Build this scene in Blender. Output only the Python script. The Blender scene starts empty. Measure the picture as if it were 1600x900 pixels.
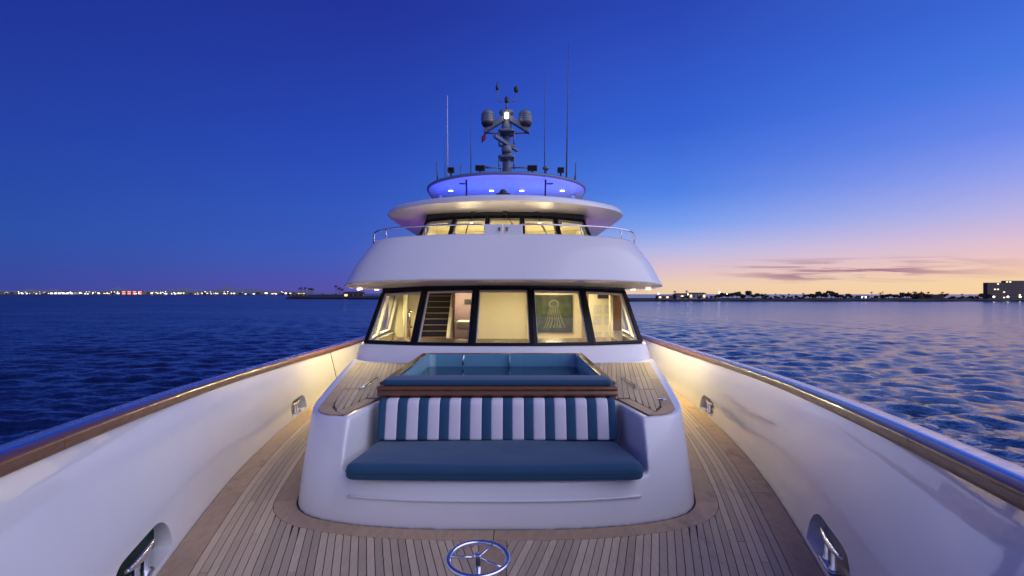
import bpy, math, random
import numpy as np
from mathutils import Vector, Matrix, noise as mnoise

random.seed(7)
rng = np.random.default_rng(11)
R = math.radians
PI = math.pi
SC = bpy.context.scene
COL = SC.collection
WATER_Z = -5.2

# ------------------------------------------------------------------ camera
cam_d = bpy.data.cameras.new('camera')
cam = bpy.data.objects.new('camera', cam_d)
COL.objects.link(cam)
cam.location = (0.14, 0.0, 1.85)
cam.rotation_euler = (R(90), 0, 0)
cam_d.sensor_width = 36.0
cam_d.lens = 890 / 1600 * 36.0
cam_d.shift_y = 9 / 1600
cam_d.clip_start = 0.05
cam_d.clip_end = 30000
SC.camera = cam

# ------------------------------------------------------------------ colour management / render
SC.view_settings.view_transform = 'Standard'
SC.view_settings.look = 'None'
EXPO = 0.9
SC.view_settings.exposure = EXPO
SC.view_settings.gamma = 1.0
SC.view_settings.use_curve_mapping = False
SC.render.engine = 'CYCLES'
SC.cycles.use_denoising = True
SC.cycles.max_bounces = 8
SC.cycles.glossy_bounces = 4
SC.cycles.transparent_max_bounces = 16
SC.cycles.sample_clamp_indirect = 4.0
SC.cycles.caustics_reflective = False
SC.cycles.caustics_refractive = False


def lin(c):
    out = []
    for v in c[:3]:
        v = v / 255.0
        out.append(v / 12.92 if v <= 0.04045 else ((v + 0.055) / 1.055) ** 2.4)
    return (out[0], out[1], out[2], 1.0)


# ------------------------------------------------------------------ world: dusk sky
SUN_AZ = 52.0          # afterglow, degrees right of straight aft (+Y)
W = bpy.data.worlds.new('World')
SC.world = W
W.use_nodes = True
wn, wl = W.node_tree.nodes, W.node_tree.links
wn.clear()


def N(t, **kw):
    n = wn.new(t)
    for k, v in kw.items():
        setattr(n, k, v)
    return n


def wmath(op, a, b=None, c=None, clamp=False):
    n = N('ShaderNodeMath', operation=op)
    n.use_clamp = clamp
    for i, s in enumerate((a, b, c)):
        if s is None:
            continue
        if isinstance(s, (int, float)):
            n.inputs[i].default_value = s
        else:
            wl.new(s, n.inputs[i])
    return n.outputs[0]


def wrange(val, a, b, c=0.0, d=1.0, smooth=True):
    n = N('ShaderNodeMapRange')
    n.interpolation_type = 'SMOOTHSTEP' if smooth else 'LINEAR'
    n.clamp = True
    wl.new(val, n.inputs[0])
    for i, v in enumerate((a, b, c, d)):
        n.inputs[i + 1].default_value = v
    return n.outputs[0]


def wramp(fac, stops):
    n = N('ShaderNodeValToRGB')
    cr = n.color_ramp
    cr.interpolation = 'EASE' if False else 'LINEAR'
    while len(cr.elements) < len(stops):
        cr.elements.new(0.5)
    for e, (p, c) in zip(cr.elements, stops):
        e.position = p
        e.color = lin(c)
    wl.new(fac, n.inputs[0])
    return n.outputs[0]


def wmix(fac, a, b):
    n = N('ShaderNodeMix', data_type='RGBA')
    wl.new(fac, n.inputs['Factor'])
    wl.new(a, n.inputs['A'])
    if isinstance(b, tuple):
        n.inputs['B'].default_value = b
    else:
        wl.new(b, n.inputs['B'])
    return n.outputs['Result']


tc = N('ShaderNodeTexCoord')
sp = N('ShaderNodeSeparateXYZ')
wl.new(tc.outputs['Generated'], sp.inputs[0])
wx, wy, wz = sp.outputs
el = wmath('MULTIPLY', wmath('ARCSINE', wz), 180 / PI)            # degrees of elevation
az = wmath('MULTIPLY', wmath('ARCTAN2', wx, wy), 180 / PI)        # degrees right of aft
dd = wmath('ABSOLUTE', wmath('SUBTRACT', az, SUN_AZ))
dd = wmath('MINIMUM', dd, wmath('SUBTRACT', 360.0, dd))           # degrees from the afterglow
# square-root scale so that the low sky gets many stops
elc = wmath('MAXIMUM', el, 0.0)
ef = wmath('POWER', wmath('DIVIDE', elc, 90.0), 0.5)


def st(lst):
    return [((e / 90.0) ** 0.5, c) for e, c in lst]


ZEN = (34, 50, 132)
SKY_R = st([(0, (250, 208, 156)), (0.9, (248, 213, 165)), (1.9, (244, 202, 178)), (3.8, (227, 192, 207)), (6.2, (187, 180, 227)),
            (9.1, (147, 160, 236)), (12.4, (107, 136, 235)), (17, (72, 120, 227)), (21.5, (60, 104, 214)), (45, (40, 68, 160)), (90, ZEN)])
SKY_C = st([(0, (238, 202, 168)), (0.9, (238, 206, 178)), (2.4, (222, 194, 204)), (4.3, (182, 186, 230)), (6.7, (122, 160, 239)),
            (9.75, (80, 130, 229)), (15.6, (54, 99, 211)), (21.2, (48, 84, 196)), (26.4, (42, 70, 178)), (45, (34, 56, 146)), (90, ZEN)])
SKY_M = st([(0, (92, 80, 166)), (1.2, (84, 84, 174)), (3.5, (66, 92, 186)), (8, (52, 88, 190)),
            (14, (42, 74, 182)), (26, (34, 52, 154)), (45, (29, 46, 130)), (90, ZEN)])
SKY_L = st([(0, (66, 68, 152)), (1.2, (58, 74, 158)), (5, (46, 80, 168)), (12, (38, 68, 166)),
            (21, (32, 54, 152)), (45, (26, 44, 126)), (90, ZEN)])
SKY_B = st([(0, (140, 120, 178)), (5, (142, 128, 196)), (15, (112, 114, 196)), (40, (62, 78, 166)), (90, ZEN)])
cR, cC, cM, cL, cB = [wramp(ef, s) for s in (SKY_R, SKY_C, SKY_M, SKY_L, SKY_B)]
sky = wmix(wrange(dd, 9, 36, smooth=False), cR, cC)
sky = wmix(wrange(dd, 34, 70), sky, cM)
sky = wmix(wrange(dd, 68, 93, smooth=False), sky, cL)
sky = wmix(wrange(dd, 98, 165), sky, cB)
# thin streaks of evening cloud low over the afterglow
cv = N('ShaderNodeCombineXYZ')
wl.new(wmath('MULTIPLY', az, 0.11), cv.inputs[0])
wl.new(wmath('ADD', wmath('MULTIPLY', el, 1.55), wmath('MULTIPLY', az, 0.045)), cv.inputs[1])
nz = N('ShaderNodeTexNoise')
nz.inputs['Scale'].default_value = 1.25
nz.inputs['Detail'].default_value = 5.0
nz.inputs['Roughness'].default_value = 0.55
nz.inputs['Distortion'].default_value = 0.35
wl.new(cv.outputs[0], nz.inputs['Vector'])
cm = wrange(nz.outputs['Fac'], 0.44, 0.62)
cm = wmath('MULTIPLY', cm, wrange(el, 0.8, 1.6))
cm = wmath('MULTIPLY', cm, wrange(el, 2.4, 3.4, 1.0, 0.0))
cm = wmath('MULTIPLY', cm, wmath('MULTIPLY', wrange(dd, 24.0, 34.0, 1.0, 0.0), wrange(dd, 10.0, 20.0, 0.15, 1.0)))
cm = wmath('MULTIPLY', cm, 0.95)
sky = wmix(cm, sky, lin((160, 118, 142)))
bg = N('ShaderNodeBackground')
bg.inputs['Strength'].default_value = 2 ** -EXPO
wl.new(sky, bg.inputs['Color'])
wo = N('ShaderNodeOutputWorld')
wl.new(bg.outputs[0], wo.inputs[0])

# ------------------------------------------------------------------ sun lamp: broad soft dusk light
sd = bpy.data.lights.new('dusk_light', 'SUN')
sd.energy = 1.45
sd.angle = R(100)
sd.color = (0.88, 0.85, 1.0)
so = bpy.data.objects.new('dusk_light', sd)
COL.objects.link(so)
so.rotation_euler = Vector((-0.80, 0.42, -0.32)).to_track_quat('-Z', 'Y').to_euler()

# ================================================================== helpers


class G:
    """collects geometry for ONE mesh object"""

    def __init__(self):
        self.v, self.f, self.m, self.s = [], [], [], []

    def add(self, vs, fs, mi=0, smooth=False):
        o = len(self.v)
        self.v += [tuple(p) for p in vs]
        for f in fs:
            self.f.append(tuple(i + o for i in f))
            self.m.append(mi)
            self.s.append(smooth)
        return self

    def box(self, x0, x1, y0, y1, z0, z1, mi=0):
        vs = [(x0, y0, z0), (x1, y0, z0), (x1, y1, z0), (x0, y1, z0), (x0, y0, z1), (x1, y0, z1), (x1, y1, z1), (x0, y1, z1)]
        return self.hexa(vs, mi)

    def hexa(self, vs, mi=0):
        return self.add(vs, [(0, 3, 2, 1), (4, 5, 6, 7), (0, 1, 5, 4), (1, 2, 6, 5), (2, 3, 7, 6), (3, 0, 4, 7)], mi)

    def tube(self, path, r, n=10, closed=False, mi=0, cap=True, flat=1.0):
        path = [Vector(p) for p in path]
        k = len(path)
        rs = r if isinstance(r, (list, tuple)) else [r] * k
        up = Vector((0, 0, 1))
        vs, fs = [], []
        prev = None
        for i, p in enumerate(path):
            if closed:
                t = path[(i + 1) % k] - path[i - 1]
            else:
                t = path[min(i + 1, k - 1)] - path[max(i - 1, 0)]
            t.normalize()
            a = prev if prev is not None else (up if abs(t.dot(up)) < 0.95 else Vector((1, 0, 0)))
            b = a - t * a.dot(t)
            b.normalize()
            prev = b
            c = t.cross(b)
            for j in range(n):
                q = 2 * PI * j / n
                vs.append(p + (b * math.cos(q) * flat + c * math.sin(q)) * rs[i])
        for i in range(k if closed else k - 1):
            for j in range(n):
                i2 = (i + 1) % k
                fs.append((i * n + j, i * n + (j + 1) % n, i2 * n + (j + 1) % n, i2 * n + j))
        self.add(vs, fs, mi, True)
        if cap and not closed:
            o = len(self.v) - len(vs)
            self.f.append(tuple(o + j for j in range(n))[::-1]); self.m.append(mi); self.s.append(False)
            self.f.append(tuple(o + (k - 1) * n + j for j in range(n))); self.m.append(mi); self.s.append(False)
        return self

    def lathe(self, prof, c=(0, 0, 0), n=24, axis='Z', mi=0, smooth=True, sx=1.0, sy=1.0):
        vs, fs = [], []
        k = len(prof)
        for r, z in prof:
            for j in range(n):
                q = 2 * PI * j / n
                a, b = r * math.cos(q) * sx, r * math.sin(q) * sy
                p = {'Z': (a, b, z), 'Y': (a, z, b), 'X': (z, a, b)}[axis]
                vs.append((p[0] + c[0], p[1] + c[1], p[2] + c[2]))
        for i in range(k - 1):
            for j in range(n):
                fs.append((i * n + j, i * n + (j + 1) % n, (i + 1) * n + (j + 1) % n, (i + 1) * n + j))
        fs.append(tuple(range(n))[::-1])
        fs.append(tuple((k - 1) * n + j for j in range(n)))
        return self.add(vs, fs, mi, smooth)

    def grid(self, rows, mi=0, smooth=True, closed=False):
        """rows: list of equal-length point lists"""
        n = len(rows[0])
        vs = [p for r in rows for p in r]
        fs = []
        for i in range(len(rows) - 1):
            for j in range(n if closed else n - 1):
                j2 = (j + 1) % n
                fs.append((i * n + j, i * n + j2, (i + 1) * n + j2, (i + 1) * n + j))
        return self.add(vs, fs, mi, smooth)

    def rprism(self, poly, z0, z1, r=0.02, seg=4, rb=None, mi=0, smooth=True, zfun=None):
        """prism over a CCW plan polygon with rounded top (r) and bottom (rb) edges"""
        rb = r if rb is None else rb
        rings = []
        if rb > 0:
            for i in range(seg + 1):
                a = PI / 2 * i / seg
                rings.append((rb * (1 - math.sin(a)), z0 + rb * (1 - math.cos(a))))
        else:
            rings.append((0, z0))
        if r > 0:
            for i in range(seg + 1):
                a = PI / 2 * i / seg
                rings.append((r * (1 - math.cos(a)), z1 - r * (1 - math.sin(a))))
        else:
            rings.append((0, z1))
        n = len(poly)
        vs, fs = [], []
        for ins, z in rings:
            for x, y in inset(poly, ins):
                vs.append((x, y, z + (zfun(x, y) if zfun else 0)))
        for i in range(len(rings) - 1):
            for j in range(n):
                fs.append((i * n + j, i * n + (j + 1) % n, (i + 1) * n + (j + 1) % n, (i + 1) * n + j))
        self.add(vs, fs, mi, smooth)
        o = len(self.v) - len(vs)
        self.f.append(tuple(o + j for j in range(n))[::-1]); self.m.append(mi); self.s.append(False)
        self.f.append(tuple(o + (len(rings) - 1) * n + j for j in range(n))); self.m.append(mi); self.s.append(smooth and r > 0)
        return self

    def data(self, name, mats, bevel=None):
        me = bpy.data.meshes.new(name)
        me.from_pydata(self.v, [], self.f)
        for m in (mats if isinstance(mats, (list, tuple)) else [mats]):
            me.materials.append(m)
        me.polygons.foreach_set('material_index', self.m)
        me.polygons.foreach_set('use_smooth', self.s)
        me.update()
        return me

    def build(self, name, mats, parent=None, bevel=0.0, seg=2, loc=None):
        o = bpy.data.objects.new(name, self.data(name, mats))
        COL.objects.link(o)
        if loc is not None:
            o.location = loc
        if parent is not None:
            o.parent = parent
        if bevel:
            b = o.modifiers.new('bevel', 'BEVEL')
            b.width = bevel
            b.segments = seg
            b.limit_method = 'ANGLE'
            b.angle_limit = R(40)
        return o


def inset(poly, d):
    if d == 0:
        return poly
    n = len(poly)
    out = []
    for i in range(n):
        p0, p, p1 = Vector(poly[i - 1]), Vector(poly[i]), Vector(poly[(i + 1) % n])
        a, b = (p - p0), (p1 - p)
        if a.length < 1e-9: a = b
        if b.length < 1e-9: b = a
        a = a.normalized(); b = b.normalized()
        na, nb = Vector((-a.y, a.x)), Vector((-b.y, b.x))
        m = na + nb
        if m.length < 1e-6:
            m = na.copy()
        m.normalize()
        k = max(0.35, m.dot(na))
        q = p + m * (d / k)
        out.append((q.x, q.y))
    return out


def roundpoly(poly, r, n=5):
    out = []
    k = len(poly)
    rr = r if isinstance(r, (list, tuple)) else [r] * k
    for i in range(k):
        p0, p, p1 = Vector(poly[i - 1]), Vector(poly[i]), Vector(poly[(i + 1) % k])
        if rr[i] <= 0:
            out.append((p.x, p.y)); continue
        a, b = (p0 - p), (p1 - p)
        d = min(rr[i], a.length * .49, b.length * .49)
        A, B = p + a.normalized() * d, p + b.normalized() * d
        for j in range(n + 1):
            t = j / n
            q = A * (1 - t) ** 2 + p * 2 * t * (1 - t) + B * t * t
            out.append((q.x, q.y))
    return out


def cat(pts, sub=6):
    """Catmull-Rom through points (tuples of any dimension)"""
    P = [np.array(p, float) for p in pts]
    out = []
    for i in range(len(P) - 1):
        p0 = P[i - 1] if i else 2 * P[0] - P[1]
        p1, p2 = P[i], P[i + 1]
        p3 = P[i + 2] if i + 2 < len(P) else 2 * P[-1] - P[-2]
        for j in range(sub):
            t = j / sub
            out.append(0.5 * ((2 * p1) + (-p0 + p2) * t + (2 * p0 - 5 * p1 + 4 * p2 - p3) * t * t + (-p0 + 3 * p1 - 3 * p2 + p3) * t ** 3))
    out.append(P[-1])
    return [tuple(map(float, p)) for p in out]


def mirror_x(pts):
    """half profile that starts on the centre line -> whole profile from -x to +x"""
    return [(-p[0],) + tuple(p[1:]) for p in pts[:0:-1]] + [tuple(p) for p in pts]


def empty(name, loc=(0, 0, 0), parent=None):
    o = bpy.data.objects.new(name, None)
    COL.objects.link(o)
    o.location = loc
    o.empty_display_size = 0.2
    if parent is not None:
        o.parent = parent
    return o


def tag(o, label=None, cat_=None, group=None, kind=None):
    if label: o['label'] = label
    if cat_: o['category'] = cat_
    if group: o['group'] = group
    if kind: o['kind'] = kind
    return o


def copy_tree(o, parent=None):
    c = o.copy()
    COL.objects.link(c)
    c.parent = parent
    for ch in list(o.children):
        copy_tree(ch, c)
    return c


# ------------------------------------------------------------------ materials
MATS = {}


def mat(name, col, rough=0.5, metal=0.0, coat=0.0, coat_rough=0.05, var=0.0, scale=8.0, stretch=(1, 1, 1), bump=0.0, bscale=None,
        emit=None, estr=0.0, stain=0.0, rand=0.0, spec=0.5, rvar=0.0, col2=None, sheen=0.0, bdist=0.01):
    m = bpy.data.materials.new(name)
    m.use_nodes = True
    nt = m.node_tree
    nd, lk = nt.nodes, nt.links
    b = nd['Principled BSDF']
    c = (col[0], col[1], col[2], 1)
    b.inputs['Base Color'].default_value = c
    b.inputs['Roughness'].default_value = rough
    b.inputs['Metallic'].default_value = metal
    b.inputs['Coat Weight'].default_value = coat
    b.inputs['Coat Roughness'].default_value = coat_rough
    b.inputs['Specular IOR Level'].default_value = spec
    b.inputs['Sheen Weight'].default_value = sheen
    if emit:
        b.inputs['Emission Color'].default_value = (*emit[:3], 1)
        b.inputs['Emission Strength'].default_value = estr
    t = nd.new('ShaderNodeTexCoord')
    mp = nd.new('ShaderNodeMapping')
    mp.inputs['Scale'].default_value = stretch
    lk.new(t.outputs['Object'], mp.inputs['Vector'])
    if var or rvar or col2:
        nz = nd.new('ShaderNodeTexNoise')
        nz.inputs['Scale'].default_value = scale
        nz.inputs['Detail'].default_value = 6
        nz.inputs['Roughness'].default_value = 0.6
        lk.new(mp.outputs[0], nz.inputs['Vector'])
        mx = nd.new('ShaderNodeMix'); mx.data_type = 'RGBA'
        c2 = col2 if col2 else tuple(max(0, v * (1 - var)) for v in col)
        c1 = col if col2 else tuple(min(1, v * (1 + var)) for v in col)
        mx.inputs['A'].default_value = (*c1[:3], 1)
        mx.inputs['B'].default_value = (*c2[:3], 1)
        lk.new(nz.outputs['Fac'], mx.inputs['Factor'])
        src = mx.outputs['Result']
        if rand:
            oi = nd.new('ShaderNodeObjectInfo')
            hv = nd.new('ShaderNodeHueSaturation')
            mr = nd.new('ShaderNodeMapRange')
            mr.inputs[3].default_value = 1 - rand
            mr.inputs[4].default_value = 1 + rand
            lk.new(oi.outputs['Random'], mr.inputs[0])
            lk.new(mr.outputs[0], hv.inputs['Value'])
            lk.new(src, hv.inputs['Color'])
            src = hv.outputs[0]
        if stain:
            ns = nd.new('ShaderNodeTexNoise'); ns.inputs['Scale'].default_value = 1.3; ns.inputs['Detail'].default_value = 7; ns.inputs['Roughness'].default_value = 0.7
            ms = nd.new('ShaderNodeMapping'); ms.inputs['Scale'].default_value = (1.6, 0.8, 1)
            lk.new(t.outputs['Object'], ms.inputs[0]); lk.new(ms.outputs[0], ns.inputs['Vector'])
            rs_n = nd.new('ShaderNodeMapRange'); rs_n.inputs[1].default_value = 0.58; rs_n.inputs[2].default_value = 0.74; rs_n.inputs[4].default_value = stain
            lk.new(ns.outputs['Fac'], rs_n.inputs[0])
            mxs = nd.new('ShaderNodeMix'); mxs.data_type = 'RGBA'
            lk.new(rs_n.outputs[0], mxs.inputs['Factor']); lk.new(src, mxs.inputs['A'])
            mxs.inputs['B'].default_value = (0.07, 0.04, 0.025, 1)
            src = mxs.outputs['Result']
        if var or col2:
            lk.new(src, b.inputs['Base Color'])
        if rvar:
            mr2 = nd.new('ShaderNodeMapRange')
            mr2.inputs[1].default_value = 0.3; mr2.inputs[2].default_value = 0.7
            mr2.inputs[3].default_value = max(0, rough - rvar); mr2.inputs[4].default_value = rough + rvar
            lk.new(nz.outputs['Fac'], mr2.inputs[0])
            lk.new(mr2.outputs[0], b.inputs['Roughness'])
    if bump:
        nb = nd.new('ShaderNodeTexNoise')
        nb.inputs['Scale'].default_value = bscale or scale * 3
        nb.inputs['Detail'].default_value = 4
        lk.new(mp.outputs[0], nb.inputs['Vector'])
        bp = nd.new('ShaderNodeBump')
        bp.inputs['Strength'].default_value = bump
        bp.inputs['Distance'].default_value = bdist
        lk.new(nb.outputs['Fac'], bp.inputs['Height'])
        lk.new(bp.outputs[0], b.inputs['Normal'])
        if coat:
            lk.new(bp.outputs[0], b.inputs['Coat Normal'])
    MATS[name] = m
    return m


M_WHITE = mat('white_gelcoat', (0.80, 0.80, 0.80), 0.32, coat=0.35, coat_rough=0.06, var=0.015, scale=1.2, bump=0.10, bscale=1.3, bdist=0.02, rvar=0.05)
M_HULL = mat('white_hull_paint', (0.82, 0.82, 0.82), 0.2, coat=1.0, coat_rough=0.03, var=0.02, scale=0.8, bump=0.10, bscale=0.9, bdist=0.03)
M_HULL.node_tree.nodes['Principled BSDF'].inputs['Coat IOR'].default_value = 1.9
M_TEAK = mat('teak', (0.55, 0.42, 0.27), 0.6, var=0.28, scale=7, stretch=(9, 0.7, 3), bump=0.25, bscale=60, rand=0.20, stain=0.45, bdist=0.002)
M_TEAKM = mat('teak_margin', (0.44, 0.30, 0.18), 0.58, var=0.30, scale=5, stretch=(4, 1.2, 3), bump=0.25, bscale=50, rand=0.12, stain=0.7, bdist=0.002)
M_CAULK = mat('black_caulk', (0.012, 0.011, 0.011), 0.7, var=0.1)
M_VARN = mat('varnished_teak', (0.16, 0.066, 0.024), 0.35, coat=0.35, coat_rough=0.08, var=0.35, scale=4, stretch=(6, 0.8, 6), rvar=0.08, rand=0.06)
M_STEEL = mat('polished_steel', (0.72, 0.72, 0.74), 0.12, metal=1.0, rvar=0.05, scale=12)
M_CHROME = mat('chrome_fitting', (0.80, 0.80, 0.82), 0.24, metal=1.0, rvar=0.06, scale=14)
M_BLACK = mat('black_frame', (0.006, 0.006, 0.007), 0.35, spec=0.25, var=0.1)
M_DARK = mat('dark_plastic', (0.03, 0.03, 0.035), 0.5, var=0.15)
M_BLUE = mat('blue_canvas', (0.014, 0.072, 0.145), 0.85, var=0.10, scale=5, bump=0.35, bscale=220, bdist=0.002, sheen=0.15)
M_BLUES = mat('blue_stripe_canvas', (0.018, 0.074, 0.150), 0.85, var=0.08, scale=5, bump=0.3, bscale=220, bdist=0.002)
M_WHITES = mat('white_stripe_canvas', (0.72, 0.68, 0.72), 0.85, var=0.05, scale=5, bump=0.3, bscale=220, bdist=0.002)
M_CREAM = mat('cream_wall', (0.74, 0.68, 0.49), 0.55, var=0.03, scale=2)
M_WOODIN = mat('interior_wood', (0.16, 0.07, 0.03), 0.35, coat=0.4, var=0.3, scale=4, stretch=(5, 5, 0.7))
M_CARPET = mat('dark_carpet', (0.012, 0.009, 0.008), 0.95, var=0.3, scale=40)
M_MAST = mat('mast_paint', (0.14, 0.17, 0.27), 0.45, coat=0.3, var=0.06, scale=6)
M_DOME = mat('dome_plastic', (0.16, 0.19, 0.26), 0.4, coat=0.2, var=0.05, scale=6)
M_WARM = mat('warm_lamp', (0.9, 0.8, 0.6), 0.4, emit=(1.0, 0.78, 0.42), estr=3)
M_COOL = mat('cool_lamp', (0.9, 0.9, 1.0), 0.4, emit=(0.75, 0.88, 1.0), estr=3)
M_MASTL = mat('masthead_glow', (0.9, 0.85, 0.7), 0.4, emit=(1.0, 0.86, 0.6), estr=1.5)
M_BLED = mat('blue_led', (0.1, 0.1, 0.9), 0.4, emit=(0.02, 0.04, 1.0), estr=6)
M_PLED = mat('magenta_led', (0.8, 0.1, 0.8), 0.4, emit=(0.9, 0.12, 1.0), estr=1.2)
M_PAPER = mat('printed_paper', (0.70, 0.66, 0.62), 0.8, var=0.05)
M_TILE = mat('tub_shell', (0.10, 0.27, 0.36), 0.22, coat=0.5, var=0.14, scale=22)
M_GREEN = mat('green_paint', (0.004, 0.030, 0.022), 0.5, spec=0.15, var=0.2)


def glass_mat(name, tint=(1, 1, 1), ior=1.5):
    m = bpy.data.materials.new(name)
    m.use_nodes = True
    nd, lk = m.node_tree.nodes, m.node_tree.links
    nd.clear()
    o = nd.new('ShaderNodeOutputMaterial')
    mx = nd.new('ShaderNodeMixShader')
    fr = nd.new('ShaderNodeFresnel'); fr.inputs[0].default_value = ior
    tr = nd.new('ShaderNodeBsdfTransparent'); tr.inputs[0].default_value = (*tint, 1)
    gl = nd.new('ShaderNodeBsdfGlossy'); gl.inputs['Roughness'].default_value = 0.02
    nz = nd.new('ShaderNodeTexNoise'); nz.inputs['Scale'].default_value = 0.9
    bp = nd.new('ShaderNodeBump'); bp.inputs['Strength'].default_value = 0.04
    lk.new(nz.outputs['Fac'], bp.inputs['Height'])
    lk.new(bp.outputs[0], gl.inputs['Normal'])
    ge = nd.new('ShaderNodeNewGeometry'); ff = nd.new('ShaderNodeMath'); ff.operation = 'SUBTRACT'; ff.inputs[0].default_value = 1.0; ff.use_clamp = True
    fm = nd.new('ShaderNodeMath'); fm.operation = 'MULTIPLY'
    lk.new(ge.outputs['Backfacing'], ff.inputs[1]); lk.new(ff.outputs[0], fm.inputs[0]); lk.new(fr.outputs[0], fm.inputs[1])
    lk.new(fm.outputs[0], mx.inputs[0]); lk.new(tr.outputs[0], mx.inputs[1]); lk.new(gl.outputs[0], mx.inputs[2])
    lk.new(mx.outputs[0], o.inputs[0])
    return m


M_GLASS = glass_mat('window_glass', (0.93, 0.95, 0.93), 1.45)


def water_mat(name, col, rough, s1, s2, b1, b2):
    m = bpy.data.materials.new(name)
    m.use_nodes = True
    nd, lk = m.node_tree.nodes, m.node_tree.links
    b = nd['Principled BSDF']
    b.inputs['Base Color'].default_value = (*col, 1)
    b.inputs['Roughness'].default_value = rough
    b.inputs['IOR'].default_value = 1.33
    t = nd.new('ShaderNodeTexCoord')
    mp = nd.new('ShaderNodeMapping'); mp.inputs['Scale'].default_value = (0.55, 1.0, 1.0); mp.inputs['Rotation'].default_value = (0, 0, R(14))
    lk.new(t.outputs['Object'], mp.inputs[0])
    n1 = nd.new('ShaderNodeTexNoise'); n1.inputs['Scale'].default_value = s1; n1.inputs['Detail'].default_value = 6; n1.inputs['Roughness'].default_value = 0.6
    n2 = nd.new('ShaderNodeTexNoise'); n2.inputs['Scale'].default_value = s2; n2.inputs['Detail'].default_value = 4
    lk.new(mp.outputs[0], n1.inputs[0]); lk.new(mp.outputs[0], n2.inputs[0])
    p1 = nd.new('ShaderNodeBump'); p1.inputs['Strength'].default_value = 1.0; p1.inputs['Distance'].default_value = b1
    p2 = nd.new('ShaderNodeBump'); p2.inputs['Strength'].default_value = 1.0; p2.inputs['Distance'].default_value = b2
    lk.new(n1.outputs['Fac'], p1.inputs['Height']); lk.new(n2.outputs['Fac'], p2.inputs['Height'])
    lk.new(p1.outputs[0], p2.inputs['Normal']); lk.new(p2.outputs[0], b.inputs['Normal'])
    return m


def sea_mat():
    m = bpy.data.materials.new('sea_water')
    m.use_nodes = True
    nd, lk = m.node_tree.nodes, m.node_tree.links
    b = nd['Principled BSDF']
    b.inputs['Base Color'].default_value = (0.002, 0.006, 0.026, 1)
    b.inputs['Roughness'].default_value = 0.06
    b.inputs['IOR'].default_value = 1.7
    t = nd.new('ShaderNodeTexCoord')
    ge = nd.new('ShaderNodeNewGeometry')
    cur = ge.outputs['Normal']
    ln = nd.new('ShaderNodeVectorMath'); ln.operation = 'LENGTH'
    lk.new(t.outputs['Object'], ln.inputs[0])
    lg = nd.new('ShaderNodeMath'); lg.operation = 'LOGARITHM'; lg.inputs[1].default_value = 10.0
    lk.new(ln.outputs['Value'], lg.inputs[0])
    ro = nd.new('ShaderNodeMapRange')
    for i_, v_ in enumerate((1.5, 2.6, 0.08, 0.24)):
        ro.inputs[i_ + 1].default_value = v_
    lk.new(lg.outputs[0], ro.inputs[0]); lk.new(ro.outputs[0], b.inputs['Roughness'])
    fd = nd.new('ShaderNodeMapRange')
    for i_, v_ in enumerate((1.5, 2.6, 0.85, 0.65)):
        fd.inputs[i_ + 1].default_value = v_
    lk.new(lg.outputs[0], fd.inputs[0])
    bi = nd.new('ShaderNodeVectorMath'); bi.operation = 'ADD'      # long gentle wave backs lean one way
    bi.inputs[1].default_value = (0.155, 0.02, 0.0)
    lk.new(cur, bi.inputs[0]); cur = bi.outputs[0]
    for sc, k, sx in ((0.04, 0.24, 0.35), (0.22, 0.24, 0.4), (1.9, 0.66, 0.42), (6.5, 0.70, 0.5)):
        mp = nd.new('ShaderNodeMapping'); mp.inputs['Scale'].default_value = (sx, 1.0, 1.0); mp.inputs['Rotation'].default_value = (0, 0, R(12))
        lk.new(t.outputs['Object'], mp.inputs[0])
        n1 = nd.new('ShaderNodeTexNoise'); n1.inputs['Scale'].default_value = sc; n1.inputs['Detail'].default_value = 4; n1.inputs['Roughness'].default_value = 0.55
        lk.new(mp.outputs[0], n1.inputs[0])
        su = nd.new('ShaderNodeVectorMath'); su.operation = 'SUBTRACT'; su.inputs[1].default_value = (0.5, 0.5, 0.5)
        lk.new(n1.outputs['Color'], su.inputs[0])
        mu = nd.new('ShaderNodeVectorMath'); mu.operation = 'MULTIPLY'; mu.inputs[1].default_value = (k * 0.8, k, 0.0)
        lk.new(su.outputs[0], mu.inputs[0])
        sf = nd.new('ShaderNodeVectorMath'); sf.operation = 'SCALE'
        lk.new(mu.outputs[0], sf.inputs[0]); lk.new(fd.outputs[0], sf.inputs['Scale'])
        ad = nd.new('ShaderNodeVectorMath'); ad.operation = 'ADD'
        lk.new(cur, ad.inputs[0]); lk.new(sf.outputs[0], ad.inputs[1])
        cur = ad.outputs[0]
    no = nd.new('ShaderNodeVectorMath'); no.operation = 'NORMALIZE'
    lk.new(cur, no.inputs[0])
    lk.new(no.outputs[0], b.inputs['Normal'])
    return m


M_SEA = sea_mat()
M_TUBW = water_mat('tub_water', (0.006, 0.03, 0.07), 0.03, 3.0, 9.0, 0.004, 0.001)


def area_light(name, loc, size, energy, color, direction=(0, 0, -1), size_y=None, parent=None):
    d = bpy.data.lights.new(name, 'AREA')
    d.energy = energy
    d.color = color
    d.size = size
    if size_y:
        d.shape = 'RECTANGLE'; d.size_y = size_y
    o = bpy.data.objects.new(name, d)
    COL.objects.link(o)
    o.location = loc
    o.rotation_euler = Vector(direction).to_track_quat('-Z', 'Y').to_euler()
    if parent is not None:
        o.parent = parent
    return o


def point_light(name, loc, energy, color, r=0.05, parent=None):
    d = bpy.data.lights.new(name, 'POINT')
    d.energy = energy; d.color = color; d.shadow_soft_size = r
    o = bpy.data.objects.new(name, d)
    COL.objects.link(o)
    o.location = loc
    if parent is not None:
        o.parent = parent
    return o


WARM = (1.0, 0.80, 0.45)

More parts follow.
